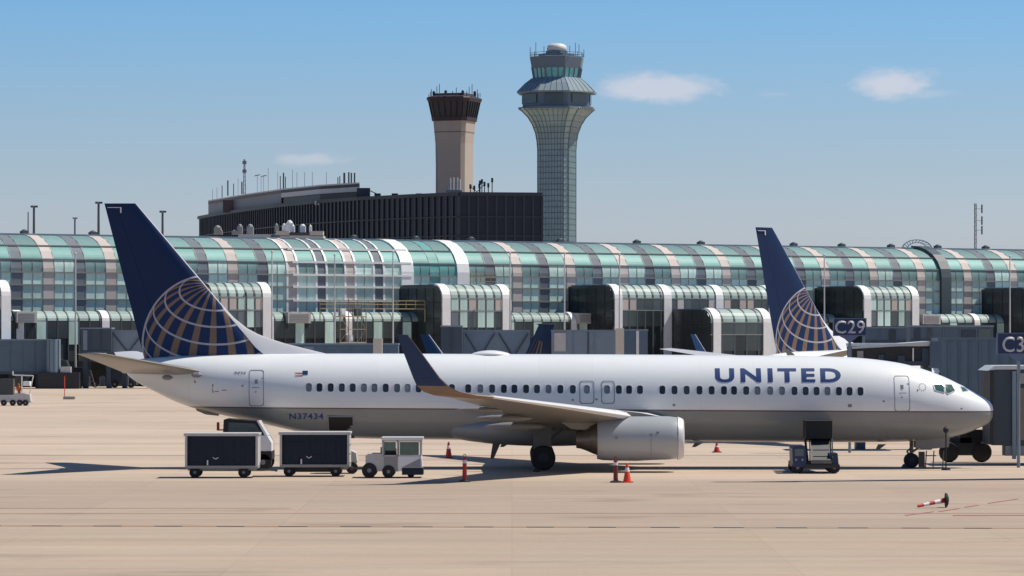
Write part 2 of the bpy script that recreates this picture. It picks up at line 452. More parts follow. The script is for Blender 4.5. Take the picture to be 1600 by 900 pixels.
def fin_material():
    m = bpy.data.materials.new('fin_paint'); m.use_nodes = True; g = G(m.node_tree); b = m.node_tree.nodes['Principled BSDF']
    tc = g.node('ShaderNodeTexCoord'); sp = g.node('ShaderNodeSeparateXYZ'); g.l.new(tc.outputs['Object'], sp.inputs[0])
    x, z = sp.outputs[0], sp.outputs[2]
    cx, cz, RR = X_(331), Z_(538), 109/S
    u = g.m('DIVIDE', g.m('SUBTRACT', x, cx), RR); v = g.m('DIVIDE', g.m('SUBTRACT', z, cz), RR)
    r2 = g.m('ADD', g.m('MULTIPLY', u, u), g.m('MULTIPLY', v, v))
    d = g.m('SQRT', g.m('MAXIMUM', g.m('SUBTRACT', 1.0, r2), 0.0))
    P = Vector((.04, .85, .52)).normalized(); A = P.cross(Vector((1,0,0))).normalized(); B = P.cross(A)
    def dot(V): return g.m('ADD', g.m('ADD', g.m('MULTIPLY', u, V.x), g.m('MULTIPLY', v, V.y)), g.m('MULTIPLY', d, V.z))
    colat = g.m('MULTIPLY', g.m('ARCCOSINE', dot(P)), 180/math.pi)
    lon = g.m('MULTIPLY', g.m('ARCTAN2', dot(A), dot(B)), 180/math.pi)
    fl = g.m('ABSOLUTE', g.m('SUBTRACT', g.m('FRACT', g.m('DIVIDE', g.m('SUBTRACT', colat, 8.0), 14.5)), .5))   # 0 on a parallel
    par = g.step(fl, .064, .046)
    fm = g.m('FRACT', g.m('DIVIDE', g.m('ADD', lon, 9), 18.0))
    band = g.m('MULTIPLY', g.step(fm, .28, .33), g.step(fm, .72, .67))
    r = g.m('SQRT', r2)
    inside = g.step(r, 1.0, .99)
    ring = g.m('MULTIPLY', g.step(r, .975, .985), g.step(r, 1.01, 1.0))
    n = g.noise(tc.outputs['Object'], 1.2, 4)
    c = g.mix(n, (.0028,.017,.068), (.0045,.023,.088))
    globe = g.mix(band, (.004,.025,.098), (.22,.14,.095))
    globe = g.mix(g.m('MULTIPLY', par, g.step(colat, 20, 21)), globe, (.44,.42,.44))
    c = g.mix(inside, c, globe); c = g.mix(ring, c, (.44,.42,.44))
    # white leading edge
    lim = g.m('SUBTRACT', g.m('ADD', g.m('MULTIPLY', z, -(407-211)/(550-318.0)), 0), 0)
    xl = g.m('MULTIPLY_ADD', g.m('SUBTRACT', z, Z_(318)), -(407-211)/(550-318.0), X_(210.5))
    edge = g.step(g.m('SUBTRACT', x, xl), .02, .04)
    c = g.mix(edge, c, (.70,.68,.70))
    # rudder hinge line, a slim joint between fin and rudder
    xr = g.m('MULTIPLY_ADD', g.m('SUBTRACT', z, Z_(318)), -(262-181)/(556-318.0), X_(181))
    hl = g.m('MULTIPLY', g.step(g.m('ABSOLUTE', g.m('SUBTRACT', x, xr)), .045, .02), g.m('SUBTRACT', 1.0, inside))
    c = g.mix(g.m('MULTIPLY', hl, .5), c, (.003,.005,.02))
    g.l.new(c, b.inputs['Base Color']); b.inputs['Roughness'].default_value = .5
    b.inputs['Specular IOR Level'].default_value = .3
    M['fin_paint'] = m
fin_material()

AF = [(1,0),(.8,.38),(.6,.72),(.4,.97),(.25,1),(.12,.84),(.04,.52),(0,0),(.04,-.42),(.12,-.62),(.25,-.72),(.4,-.68),(.6,-.45),(.8,-.2)]
def section(le, chord, tilt, t, sg, tw=0.0):
    """airfoil section: le point, chord to the rear (-x), tilt of the span plane in degrees"""
    up = Vector((0, -sg*math.sin(R(tilt))*-1, math.cos(R(tilt)))) if True else None
    up = Vector((0, sg*-math.sin(R(tilt))*1.0, math.cos(R(tilt))))
    return [Vector(le) + Vector((-c*chord, 0, -c*chord*math.tan(R(tw)))) + up*(h*t*chord*.5) for c, h in AF]

def make_aircraft(label, loc, rz):
    ac = thing('passenger_jet', label, 'airplane', loc, rz, 'blue tailed passenger jets parked at the gates')
    n = 56; rs = []
    for (x, zt, zb, hw) in FS:
        zc, hh = (zt+zb)/2, (zt-zb)/2
        rs.append([(x, hw*math.cos(2*math.pi*j/n), zc+hh*math.sin(2*math.pi*j/n)) for j in range(n)])
    mb = MB(); mb.rings(rs); fus = part('fuselage', mb, ac, 'fuselage_paint', True)
    # belly fairing
    rs = []
    for k in range(15):
        t = k/14; x = 6.8-10.2*t; e = math.sin(math.pi*min(max(t,0.0),1))**.55
        hw, hh = .8+1.25*e, .25+.62*e; zc = 1.88
        rs.append([(x, hw*math.cos(a), zc+hh*math.sin(a)) for a in [2*math.pi*j/24 for j in range(24)]])
    mb = MB(); mb.rings(rs); part('belly_fairing', mb, ac, 'grey_paint', True)
    # fin
    def finx(pxtop, pxbot, t): return X_(pxtop+(pxbot-pxtop)*t)
    rs = []
    for k in range(13):
        t = k/12; z = Z_(318+(563-318)*t); le = finx(213, 213+245*.845, t); te = finx(163, 226, t); ch = le-te; th = ch*.045
        if k == 0: th *= .6
        rs.append([(le-c*ch, h*th*(1 if h > 0 else 1.35), z) for c, h in AF])
    mb = MB(); mb.rings(rs); fin = part('tail_fin', mb, ac, 'fin_paint', 50)
    P = [(345,474),(366,497),(386,513),(404,522.5),(424,530),(446,537),(470,543),(490,548),(515,554),(515,562),(405,562),(400,545),(340,474)]
    mb = MB(); m_ = len(P)
    pts = [(X_(a), Z_(b)) for a, b in P]
    # lens shaped dorsal fillet: thin ridge, wider foot
    ridge = pts[:9]; rs = []
    for (x, z) in ridge:
        pxx = x*S+800; zf = Z_(560) if pxx > 407 else Z_(318+(pxx-211)/.845-3); wf = .06+.30*max(0, min(1, (z-zf)/1.5))
        rs.append([(x, 0.0, z), (x-.05, -.06, z-.08), (x-.12, -wf, zf), (x-.12, wf, zf), (x-.05, .06, z-.08)])
    mb.rings(rs); part('dorsal_fin', mb, ac, 'white_paint', 40)
    mb = MB(); mb.box(X_(168), X_(190), -.075, .075, Z_(325), Z_(324)); mb.box(X_(188), X_(190), -.08, .08, Z_(333), Z_(325))
    part('fin_tip_marking', mb, ac, 'wing_white')
    for sg in (-1, 1):
        mb = MB()
        Ls = [((7.9,sg*1.2,2.10),8.4,0,.13),((7.3,sg*1.8,2.18),7.6,3,.13),((4.95,sg*5.8,2.62),4.75,5,.12),((2.3,sg*10.8,3.10),3.3,6,.11),((-.75,sg*16.6,3.62),1.95,7,.10)]
        rs = [section(le, c, ti, t, sg, tw) for (le, c, ti, t), tw in zip(Ls, (2.6,2.6,2.2,1.2,0))]
        mb.rings(rs); wing = part('wing', mb, ac, 'wing_grey', 35)
        # leading edge strip, white to paint in its sunlit line
        mb = MB(); rs = []
        for le, c, ti, t in Ls[1:]:
            s_ = section(le, c, ti, t, sg); L = Vector(le)
            rs.append([s_[5]+Vector((0,0,.012)), s_[6]+Vector((.012,0,.01)), L+Vector((.02,0,0)), s_[8]+Vector((.012,0,-.01)), s_[8]+Vector((-.1,0,.05))])
        mb.rings(rs); part('leading_edge', mb, wing, 'wing_white', 40)
        mb = MB()
        wl = [((-.75,sg*16.6,3.62),1.95,7,.10),((-1.5,sg*17.05,3.70),1.75,22,.10),((-2.2,sg*17.38,3.86),1.5,45,.09),((-2.7,sg*17.56,4.12),1.28,65,.09),((-3.05,sg*17.64,4.45),1.08,78,.08),((-4.0,sg*17.85,5.75),.62,82,.08),((-4.37,sg*17.92,6.25),.42,82,.07)]
        mb.rings([section(le, c, ti, t, sg) for le, c, ti, t in wl])
        me = mb.mesh('winglet', 'navy', 45); me.materials.append(M['gold'])
        for p in me.polygons:
            if p.center.z < 4.08: p.material_index = 1
        o = obj('winglet', me, ac)
        mb = MB(); rs = []
        for le, c, ti, t in wl[3:]:
            s_ = section(le, c, ti, t, sg); rs.append([s_[6]+Vector((.03,0,0)), Vector(le)+Vector((.045,0,0)), s_[8]+Vector((.03,0,0))])
        mb.rings(rs); part('edge_strip', mb, o, 'wing_white' if sg > 0 else 'gold')
        # flap track fairings
        for (yy, x0, x1, z0, rr) in ((4.3,1.6,-1.3,2.05,.22),(8.2,.9,-1.7,2.52,.18),(12.0,-.4,-2.5,2.98,.13)):
            mb = MB(); prof = [(.02,0),(rr*.7,(x1-x0)*.15),(rr,(x1-x0)*.4),(rr*.85,(x1-x0)*.7),(rr*.4,(x1-x0)*.92),(.02,(x1-x0))]
            mb.lathe(prof, (x0, sg*yy, z0), 'X', 10); part('flap_fairing', mb, wing, 'wing_grey', True)
        # stabiliser
        mb = MB()
        ss = [((-14.1,sg*.4,4.44),4.1,7,.11),((-14.55,sg*1.15,4.54),3.7,7,.11),((-18.25,sg*7.1,5.38),1.25,7,.09),((-18.45,sg*7.2,5.39),.95,7,.05)]
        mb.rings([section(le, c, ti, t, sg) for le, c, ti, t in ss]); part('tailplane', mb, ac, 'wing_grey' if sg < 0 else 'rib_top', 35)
        # engine
        yE = sg*4.83; zE = 1.52
        mb = MB(); ex = 3.87
        prof = [(.80,.03),(.93,0),(.985,.25),(1.015,.9),(1.03,1.8),(1.03,2.6),(1.005,3.3),(.95,3.72),(.90,3.86),(.84,3.93),(.78,3.9),(.74,3.6),(.74,3.2)]
        rs = []
        for r, h in prof:
            ring = []
            for j in range(32):
                a_ = 2*math.pi*j/32; zz = r*math.sin(a_); fl = -r*.93 
                if h > 2.2 and zz < fl: zz = fl+(zz-fl)*.3
                ring.append((ex+h, yE+r*math.cos(a_), zE+zz-.02*h*0))
            rs.append(ring)
        mb.rings(rs, None, False); eng = part('engine_nacelle', mb, ac, 'nacelle', 60)
        mb = MB(); mb.lathe([(.984,3.66),(.955,3.755),(.908,3.868),(.842,3.94),(.775,3.91)], (ex, yE, zE+.005), 'X', 32, caps=False); part('intake_lip', mb, eng, 'lip_metal', True)
        mb = MB(); mb.lathe([(.73,3.3),(.73,3.25)], (ex, yE, zE), 'X', 24); mb.lathe([(.22,3.25),(.15,3.5),(.01,3.65)], (ex, yE, zE), 'X', 12); part('fan', mb, eng, 'black')
        mb = MB(); mb.lathe([(.78,.25),(.72,-.05),(.60,-.35)], (ex, yE, zE-.02), 'X', 24, caps=False)
        mb.lathe([(.70,.2),(.62,-.2),(.42,-.72),(.38,-.95),(.30,-.9)], (ex, yE, zE-.05), 'X', 24); part('exhaust_nozzle', mb, eng, 'brown_metal', 60)
        mb = MB(); mb.prism([(ex+3.0,zE+.97),(ex+2.0,zE+1.16),(ex+1.0,zE+1.28),(ex-.6,zE+1.0),(ex-1.6,zE+.72),(ex-1.2,zE+.45),(ex-.2,zE+.35),(ex+.6,zE+.6)], yE-.17, yE+.17)
        part('pylon', mb, ac, 'wing_grey', 30)
        mb = MB(); yy = yE-1.026 if sg < 0 else yE+1.026
        for (xx, z0, z1) in ((ex+2.42, zE-.75, zE+.12),):
            rs = []
            for k in range(7):
                z = z0+(z1-z0)*k/6; yy = yE+sg*(math.sqrt(1.03**2-(z-zE)**2)+.006); rs.append([(xx-.012,yy,z),(xx+.012,yy,z)])
            mb.rings(rs, caps=False, closed=False); part('cowl_seam', mb, eng, 'line_grey')
        for (xx, zz) in ((ex+2.42, zE+.2),(ex+2.72, zE+.3),(ex+.85, zE+.05)):
            yy = yE+sg*(math.sqrt(1.03**2-(zz-zE)**2)+.01); mb = MB(); mb.box(xx-.06, xx+.06, yy-.01, yy+.01, zz-.04, zz+.04); part('cowl_latch', mb, eng, 'line_grey')

        # main gear
        gx, gy = 1.43, sg*2.86
        mb = MB(); mb.tube((gx,gy,2.2),(gx,gy,.56),.13,12); mb.tube((gx,gy,.9),(gx,sg*1.6,1.6),.07); mb.tube((gx-.02,gy-.5,.56),(gx-.02,gy+.5,.56),.08)
        mb.tube((gx,gy,1.1),(gx+.9,gy,1.9),.05); lg = part('landing_gear', mb, ac, 'strut', 50)
        mb = MB(); mb.box(gx-.45, gx+.38, gy+sg*.22, gy+sg*.27, .95, 2.25); part('gear_door', mb, lg, 'strut')
        for o_ in (-.43, .43):
            mb = MB(); mb.lathe([(.33,-.17),(.50,-.19),(.565,-.12),(.575,0),(.565,.12),(.50,.19),(.33,.17)], (gx, gy+o_, .575), 'Y', 28)
            wh = part('wheel', mb, lg, 'rubber', 50)
            mb = MB(); mb.lathe([(.05,-.21),(.15,-.19),(.30,-.16),(.32,-.12),(.32,.12),(.30,.16),(.15,.19),(.05,.21)], (gx, gy+o_, .575), 'Y', 20)
            part('hub', mb, lg, 'bridge_black', 50)
    # nose gear
    nx = X_(1424)
    mb = MB(); mb.tube((nx,0,1.7),(nx,0,.36),.09,10); mb.tube((nx,-.3,.345),(nx,.3,.345),.05); mb.tube((nx,0,.7),(nx+.9,0,1.35),.05); mb.tube((nx,0,.55),(nx-.22,0,.75),.04); mb.tube((nx-.22,0,.75),(nx,0,.95),.04)
    lg = part('nose_gear', mb, ac, 'strut', 50)
    for o_ in (-.2, .2):
        mb = MB(); mb.lathe([(.18,-.09),(.30,-.10),(.34,-.06),(.345,0),(.34,.06),(.30,.10),(.18,.09)], (nx, o_, .345), 'Y', 22); part('wheel', mb, lg, 'rubber', 50)
        mb = MB(); mb.lathe([(.04,-.11),(.16,-.085),(.16,.085),(.04,.11)], (nx, o_, .345), 'Y', 16); part('hub', mb, lg, 'bridge_black', 50)
    for sg in (-1, 1):
        mb = MB(); mb.prism([(nx+.15,1.35),(nx+1.75,1.42),(nx+1.7,.98),(nx+.5,.86),(nx+.15,.95)], sg*.42-.02, sg*.42+.02); part('gear_door', mb, lg, 'wing_grey')
    # windows
    ring = []
    def rrect(w_, h_, r_, n_=3):
        pts = []
        for cx, cz, a0 in ((w_-r_,h_-r_,0),(-w_+r_,h_-r_,90),(-w_+r_,-h_+r_,180),(w_-r_,-h_+r_,270)):
            for k in range(n_+1):
                a_ = R(a0+90*k/n_); pts.append((cx+r_*math.cos(a_), cz+r_*math.sin(a_)))
        return pts
    inn, out = rrect(.135,.195,.10), rrect(.165,.225,.13)
    wx = [482.5,499,516.6,534,551,568.5,585,602.6,620.4,636.8,654,671,688,706,712+19.5,750.4,768.9,787.3,803.7,822,839,857,875.6,895,917,948.5,967,983,1000,1035,1054,1073,1093,1112,1131.3,1147,1166,1183.6,1203.5,1222,1241.5,1259,1276,1293,1311,1327.6,1344.6]
    rr_ = random.Random(3)
    for i, px in enumerate(wx):
        py = 605.3+(px-480)*.0072
        x, z = skin(px, py)
        mb = MB(); n_ = len(inn)
        P0 = [(x+a_, fus_y(x, z+b_, -.02), z+b_) for a_, b_ in out]; P1 = [(x+a_, fus_y(x, z+b_, .014), z+b_) for a_, b_ in out]
        P2 = [(x+a_, fus_y(x, z+b_, .014), z+b_) for a_, b_ in inn]; P3 = [(x+a_, fus_y(x, z+b_, .003), z+b_) for a_, b_ in inn]
        mb.rings([P0,P1,P2,P3], None, False); wf = part('window_frame', mb, ac, 'wing_white')
        mb = MB(); mb.add([(x, fus_y(x, z, .006), z)]+[(x+a_, fus_y(x, z+b_, .006), z+b_) for a_, b_ in inn], [(0,1+j,1+(j+1)%n_) for j in range(n_)])
        part('window_pane', mb, wf, 'window_shade' if rr_.random() < .33 else 'window_dark')
    # doors: a slim seam frame round a slightly proud panel
    def door(px0, px1, py0, py1, name, win=True, r_=.12, seam=.028):
        (x0, z1), (x1, z0) = skin(px0, py0), skin(px1, py1)
        xc, zc = (x0+x1)/2, (z0+z1)/2; hw, hh = (x1-x0)/2, (z1-z0)/2
        def dense(w_, h_, rr):
            pts = rrect(w_, h_, rr, 4); o2 = []
            for a_, b_ in zip(pts, pts[1:]+pts[:1]):
                d_ = math.hypot(b_[0]-a_[0], b_[1]-a_[1]); k_ = max(1, int(d_/.2))
                for q_ in range(k_): o2.append((a_[0]+(b_[0]-a_[0])*q_/k_, a_[1]+(b_[1]-a_[1])*q_/k_))
            return o2
        A_, B_ = dense(hw, hh, r_), dense(hw-seam, hh-seam, r_)
        k_ = min(len(A_), len(B_)); 
        mb = MB()
        A_ = dense(hw, hh, r_); B_ = [(a_*(hw-seam)/hw, b_*(hh-seam)/hh) for a_, b_ in A_]
        mb.rings([[(xc+a_, fus_y(xc+a_, zc+b_, .012), zc+b_) for a_, b_ in A_], [(xc+a_, fus_y(xc+a_, zc+b_, .012), zc+b_) for a_, b_ in B_]], None, False)
        dd = part(name, mb, ac, 'line_grey')
        return dd, xc, zc
    for nm, a_ in (('rear_door', (388,411.5,578,635)), ('front_door', (1398,1422.5,587,643))):
        dd, xc, zc = door(*a_, 'cabin_door')
        for (ox, oz, hw, hh) in ((0,.30,.07,.10),(0,.02,.20,.015),(-.02,-.18,.03,.03),(.30,.45,.06,.02)):
            x_, z_ = xc+ox, zc+oz; mb = MB()
            mb.add([(x_-hw, fus_y(x_, z_-hh, .014), z_-hh),(x_+hw, fus_y(x_, z_-hh, .014), z_-hh),(x_+hw, fus_y(x_, z_+hh, .014), z_+hh),(x_-hw, fus_y(x_, z_+hh, .014), z_+hh)], [(0,1,2,3)])
            part('door_handle' if hw < .1 else 'door_placard', mb, dd, 'line_grey')
    for a_ in ((905.5,928.5,595,631),(939.5,960.5,595,631)): door(*a_, 'exit_door', r_=.13, seam=.035)
    # small markings, probes and vents on the skin
    mb = MB()
    for (px, py, hw, hh) in ((895,625,.05,.04),(932,624,.05,.04),(1053,633,.06,.05),(1328,634,.09,.07),(1381,627,.04,.04),(378,603,.04,.04),(331,607,.03,.2),(338,612,.12,.02),(350,610,.14,.02),(1505,639,.05,.03),(1435,610,.03,.05),(303,590,.05,.25),(1372,690-30,.02,.3)):
        x_, z_ = skin(px, py)
        mb.add([(x_-hw, fus_y(x_, z_-hh), z_-hh),(x_+hw, fus_y(x_, z_-hh), z_-hh),(x_+hw, fus_y(x_, z_+hh), z_+hh),(x_-hw, fus_y(x_, z_+hh), z_+hh)], [(0,1,2,3)])
    for k in range(10):
        a_ = 2*math.pi*k/10; x_, z_ = skin(1443+5.5*math.cos(a_), 605+5.5*math.sin(a_)); hw = .022
        mb.add([(x_-hw, fus_y(x_, z_-hw), z_-hw),(x_+hw, fus_y(x_, z_-hw), z_-hw),(x_+hw, fus_y(x_, z_+hw), z_+hw),(x_-hw, fus_y(x_, z_+hw), z_+hw)], [(0,1,2,3)])
    part('skin_marking', mb, ac, 'line_grey')
    mb = MB()
    for (px, py, hw, hh) in ((466,584.5,.13,.10),):
        x_, z_ = skin(px, py)
        for q_ in range(4):
            z0 = z_-hh+q_*.055
            mb.add([(x_-.16, fus_y(x_, z0), z0),(x_+.2, fus_y(x_, z0), z0),(x_+.2, fus_y(x_, z0+.03), z0+.03),(x_-.16, fus_y(x_, z0+.03), z0+.03)], [(0,1,2,3)], 'red' if q_ % 2 == 0 else 'wing_white')
    x_, z_ = skin(476, 583); mb.add([(x_-.12, fus_y(x_, z_-.08, .014), z_-.08),(x_+.13, fus_y(x_, z_-.08, .014), z_-.08),(x_+.13, fus_y(x_, z_+.11, .014), z_+.11),(x_-.12, fus_y(x_, z_+.11, .014), z_+.11)], [(0,1,2,3)], 'navy')
    part('flag_marking', mb, ac)
    # cargo hold openings: black patches on the skin paint in the dark inside
    for (p0, p1, q0, q1) in ((512,551.5,651,686),(1259.5,1298.5,657,689)):
        mb = MB(); rs = []; xa, za = skin(p0, q0); xb, zb = skin(p1, q1)
        for k in range(9):
            z = za+(zb-za)*k/8; yv = fus_y((xa+xb)/2, z, .02) if z > fus_at(xa)[1]+.05 else fus_y((xa+xb)/2, fus_at(xa)[1]+.05, .02)
            rs.append([(xa, yv, z), (xb, yv, z)])
        mb.rings(rs, caps=False, closed=False); ho = part('hold_shade_patch', mb, ac, 'black')
        mb = MB()
        for k in range(8):
            for xx in (xa, xb): mb.bar(rs[k][0 if xx == xa else 1], rs[k+1][0 if xx == xa else 1], .05, .05)
        mb.bar(rs[0][0], rs[0][1], .05, .05); part('cargo_door_frame', mb, ho, 'grey_paint')
    # cockpit glazing
    cp = None
    for quad in (((1461,601.5),(1475,601),(1478.5,605),(1478,614),(1463,610)), ((1480.5,601),(1492,601.5),(1496.5,611),(1483.5,616),(1480,612)), ((1497,602.5),(1503,604),(1511,610),(1499.5,611.5))):
        mb = MB(); pts = [skin(*q_) for q_ in quad]
        if quad[0][0] > 1496: pts = [(X_(q_[0]), Z_(q_[1])-.02) for q_ in quad]
        cx, cz = sum(p[0] for p in pts)/len(pts), sum(p[1] for p in pts)/len(pts)
        d3 = lambda p, o_: (p[0], fus_y(p[0], min(p[1], fus_at(p[0])[0]-.01), o_), p[1])
        sub = []
        for a_, b_ in zip(pts, pts[1:]+pts[:1]):
            for k in range(3): sub.append((a_[0]+(b_[0]-a_[0])*k/3, a_[1]+(b_[1]-a_[1])*k/3))
        ms = [((p[0]+cx)/2, (p[1]+cz)/2) for p in sub]; n_ = len(sub)
        vs = [d3((cx,cz), .016)]+[d3(p, .016) for p in ms]+[d3(p, .016) for p in sub]
        fs = [(0,1+j,1+(j+1)%n_) for j in range(n_)]+[(1+j,1+n_+j,1+n_+(j+1)%n_,1+(j+1)%n_) for j in range(n_)]
        mb.add(vs, fs); part('cockpit_window', mb, ac, 'cockpit_glass', True)
        mb = MB()
        for a_, b_ in zip(sub, sub[1:]+sub[:1]): mb.bar(d3(a_, .02), d3(b_, .02), .035, .03)
        part('cockpit_window_frame', mb, ac, 'rib_white')
    # lettering
    (x0, z0), (x1, z1) = skin(1118, 597.5), skin(1315, 575.5)
    obj('lettering', text_mesh('lettering', 'UNITED', x0, x1, z0, z1, 0, 'letter_blue', bold=.035, spacing=1.30, wrap=lambda x, z: fus_y(x, z, .013)), ac)
    (x0, z0), (x1, z1) = skin(451, 655.5), skin(505, 646)
    obj('registration', text_mesh('registration', 'N37434', x0, x1, z0, z1, 0, 'letter_blue', bold=.022, spacing=1.1, wrap=lambda x, z: fus_y(x, z, .013)), ac)
    (x0, z0), (x1, z1) = skin(365, 584.5), skin(383, 580.5)
    obj('fleet_number', text_mesh('fleet_number', '0434', x0, x1, z0, z1, 0, 'line_grey', bold=.02, spacing=1.1, wrap=lambda x, z: fus_y(x, z, .013)), ac)
    # antennas, radome hump, drain masts
    mb = MB(); rs = []
    for k in range(13):
        t = k/12; x = X_(735)+(X_(798)-X_(735))*t; h = .19*math.sin(math.pi*t)**.7+.01
        rs.append([(x, .55*math.cos(a_)*(.4+.6*math.sin(math.pi*t)), 5.28+ (h+.03)*max(0, math.sin(a_))) for a_ in [math.pi*j/10 for j in range(11)]])
    mb.rings(rs); part('antenna_hump', mb, ac, 'white_paint', True)
    for (px, z, l, up) in ((770,1.18,.75,-1),(785,1.17,.2,-1),(1085,1.15,.18,-1),(1000,1.15,.2,-1),(1372,1.1,.25,-1),(1230,5.27,.3,1)):
        mb = MB(); x = X_(px)
        mb.prism([(x,z),(x+.38,z),(x+.05,z+up*l),(x-.12,z+up*l)], -.03, .03); part('blade_antenna', mb, ac, 'wing_grey' if up > 0 else 'strut')
    mb = MB(); mb.prism([(X_(304),Z_(636)),(X_(342),Z_(645)),(X_(342),Z_(650)),(X_(322),Z_(648)),(X_(308),Z_(642))], -.09, .09); part('tail_skid', mb, ac, 'brown_metal')
    for (px, py) in ((252,590),(298,586)):
        x, z = skin(px, py); mb = MB(); mb.lathe([(.02,0),(.11,.1),(.12,.35),(.03,.5)], (x, -1.6, z), 'X', 8); part('hinge_fairing', mb, ac, 'line_grey')
    mb = MB(); mb.lathe([(.20,0),(.22,.12)], (X_(199)-.08, 0, Z_(575.5)), 'X', 16); part('exhaust_pipe', mb, ac, 'brown_metal')
    return ac

main = make_aircraft('white passenger jet with blue globe tail, broadside across the whole apron', (0,160,0), 0)
a2 = R(45)
dup(main, (15.2+17.4*math.cos(a2), 197+17.4*math.sin(a2), 0), a2, 'farther blue tailed jet, nose turned away, its fin rising behind the C29 sign')

# ------------------------------------------------------------------ regional jet behind
def regional():
    # rear engined jet, nose to the left
    Y = 330; s = F/Y
    ac = thing('regional_jet', 'small jet with a blue T shaped tail just above the big jet roof, near middle', 'airplane', (0, Y, 0))
    X = lambda px: (px-800)/s; Z = lambda py: H-(py-521)/s
    mb = MB(); x0 = X(868)
    rs = [[(x0-x, hw*math.cos(a_), zc+hw*math.sin(a_)) for a_ in [2*math.pi*j/20 for j in range(20)]] for x, hw, zc in ((0,.25,3.2),(2,.7,2.9),(5,1.15,2.55),(9,1.34,2.5),(24,1.34,2.5),(27,1.2,2.4),(29,.7,2.2),(30,.1,2.0))]
    mb.rings(rs); part('fuselage', mb, ac, 'white_paint', True)
    mb = MB(); mb.tube((x0-26.5, 0, .3), (x0-26.5, 0, 1.6), .07, 8); ng = part('nose_gear', mb, ac, 'strut')
    mb = MB(); mb.lathe([(.2,-.15),(.28,-.14),(.28,.14),(.2,.15)], (x0-26.5, 0, .28), 'Y', 14); part('wheel', mb, ng, 'rubber')
    mb = MB(); rs = []
    for t in [k/6 for k in range(7)]:
        z = Z(507+(560-507)*t); le = X(842-(842-818)*t); te = X(866-(866-853)*t)
        rs.append([(le+(te-le)*c, h*.13, z) for c, h in AF[::-1]])
    mb.rings(rs); f = mb.mesh('tail_fin', 'navy', 40); f.materials.append(M['gold']); 
    obj('tail_fin', f, ac)
    mb = MB()
    for (p, q, r_) in ((824,556,6),(830,542,5)): pass
    for k in range(4):
        mb.bar((X(824+k*6.5), -.16, Z(556)), (X(838+k*3), -.16, Z(528+k*2)), .14, .03)
    part('fin_stripe', mb, ac, 'gold')
    for sg in (-1, 1):
        mb = MB(); mb.rings([section((X(838)+1.3*0, sg*y, Z(506.5)), -c, 0, .09, sg) for y, c in ((0,1.9),(4.0,1.2))]); part('tailplane', mb, ac, 'navy', 40)
        mb = MB(); mb.rings([section((x0-18+.5*y*.0+y*.35, sg*y, 1.9+y*.02), -c, 0, .11, sg) for y, c in ((.8,5.0),(11,1.6))]); part('wing', mb, ac, 'wing_grey', 40)
        mb = MB(); mb.tube((x0-15.5, sg*1.9, 0.4), (x0-15.5, sg*1.9, 1.9), .09, 8); gl = part('landing_gear', mb, ac, 'strut')
        mb = MB(); mb.lathe([(.25,-.2),(.4,-.18),(.4,.18),(.25,.2)], (x0-15.5, sg*1.9, .4), 'Y', 16); part('wheel', mb, gl, 'rubber')
        mb = MB(); mb.lathe([(.5,0),(.72,.6),(.75,2.2),(.6,3.0)], (x0-7.6, sg*2.1, 3.2), 'X', 16); part('engine', mb, ac, 'white_paint', 40)
regional()

# ------------------------------------------------------------------ concourse building
A0 = Vector((-60.6, 404, 0)); AN = math.atan2(482-404, 72.4+60.6)
ux, uy = math.cos(AN), math.sin(AN); nx_, ny_ = -uy, ux
def T(px, d=0.0):
    k = (px-800)/F
    return (k*(A0.y+ny_*d)-A0.x-nx_*d)/(ux-k*uy)
con = thing('concourse_building', 'long vaulted glass concourse with teal panes and beige ribs behind the jets', 'building', A0, AN)
PER = 8.12; T0, T1 = T(0)-14, T(1600)+20
ZC, RZ, RD = 14.1, 4.1, 6.6
def prof_pt(z, off=0):
    """front profile point for height z; off = outward offset"""
    if z <= ZC: return (-off, z)
    s_ = min(1, (z-ZC)/RZ); th = math.asin(s_)
    return (RD-(RD+off)*math.cos(th), ZC+(RZ+off)*math.sin(th))
def prof(z0, z1, off=0, n=6):
    out = []
    if z1 <= ZC: return [prof_pt(z0, off), prof_pt(z1, off)]
    if z0 < ZC: out.append(prof_pt(z0, off)); z0 = ZC
    t0, t1 = math.asin(min(1,(z0-ZC)/RZ)), math.asin(min(1,(z1-ZC)/RZ))
    for k in range(n+1):
        th = t0+(t1-t0)*k/n; out.append((RD-(RD+off)*math.cos(th), ZC+(RZ+off)*math.sin(th)))
    return out
def strip(w_, z0, z1, off, th, m):
    mb = MB(); a_ = prof(z0, z1, off); b_ = prof(z0, z1, off-th)
    rs = [[(x, p[0], p[1]) for p in a_+b_[::-1]] for x in (-w_/2, w_/2)]
    mb.rings(rs, m); return mb
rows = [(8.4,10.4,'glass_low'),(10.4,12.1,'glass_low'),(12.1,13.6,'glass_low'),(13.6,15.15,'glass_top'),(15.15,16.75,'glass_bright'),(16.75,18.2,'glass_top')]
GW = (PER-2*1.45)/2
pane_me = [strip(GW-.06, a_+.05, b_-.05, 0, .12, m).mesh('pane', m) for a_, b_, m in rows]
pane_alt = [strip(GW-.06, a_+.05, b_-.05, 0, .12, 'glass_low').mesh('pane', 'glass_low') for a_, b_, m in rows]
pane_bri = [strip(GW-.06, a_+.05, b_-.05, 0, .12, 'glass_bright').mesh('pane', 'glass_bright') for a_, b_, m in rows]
bm_b = strip(1.45, 4, 18.2, .05, .2, 'band_beige').mesh('rib_panel', 'band_beige'); bm_g = strip(1.45, 4, 18.2, .03, .2, 'band_grey').mesh('rib_panel', 'band_grey')
bm_w = strip(1.75, 4, 18.2, .22, .4, 'rib_white').mesh('white_arch', 'rib_white'); bm_d = strip(1.7, 4, 18.25, .45, .6, 'rib_dark').mesh('dark_arch', 'rib_dark')
rnd = random.Random(5)
anchor = 79.2
k0 = int((T0-anchor)//PER)
kk = k0
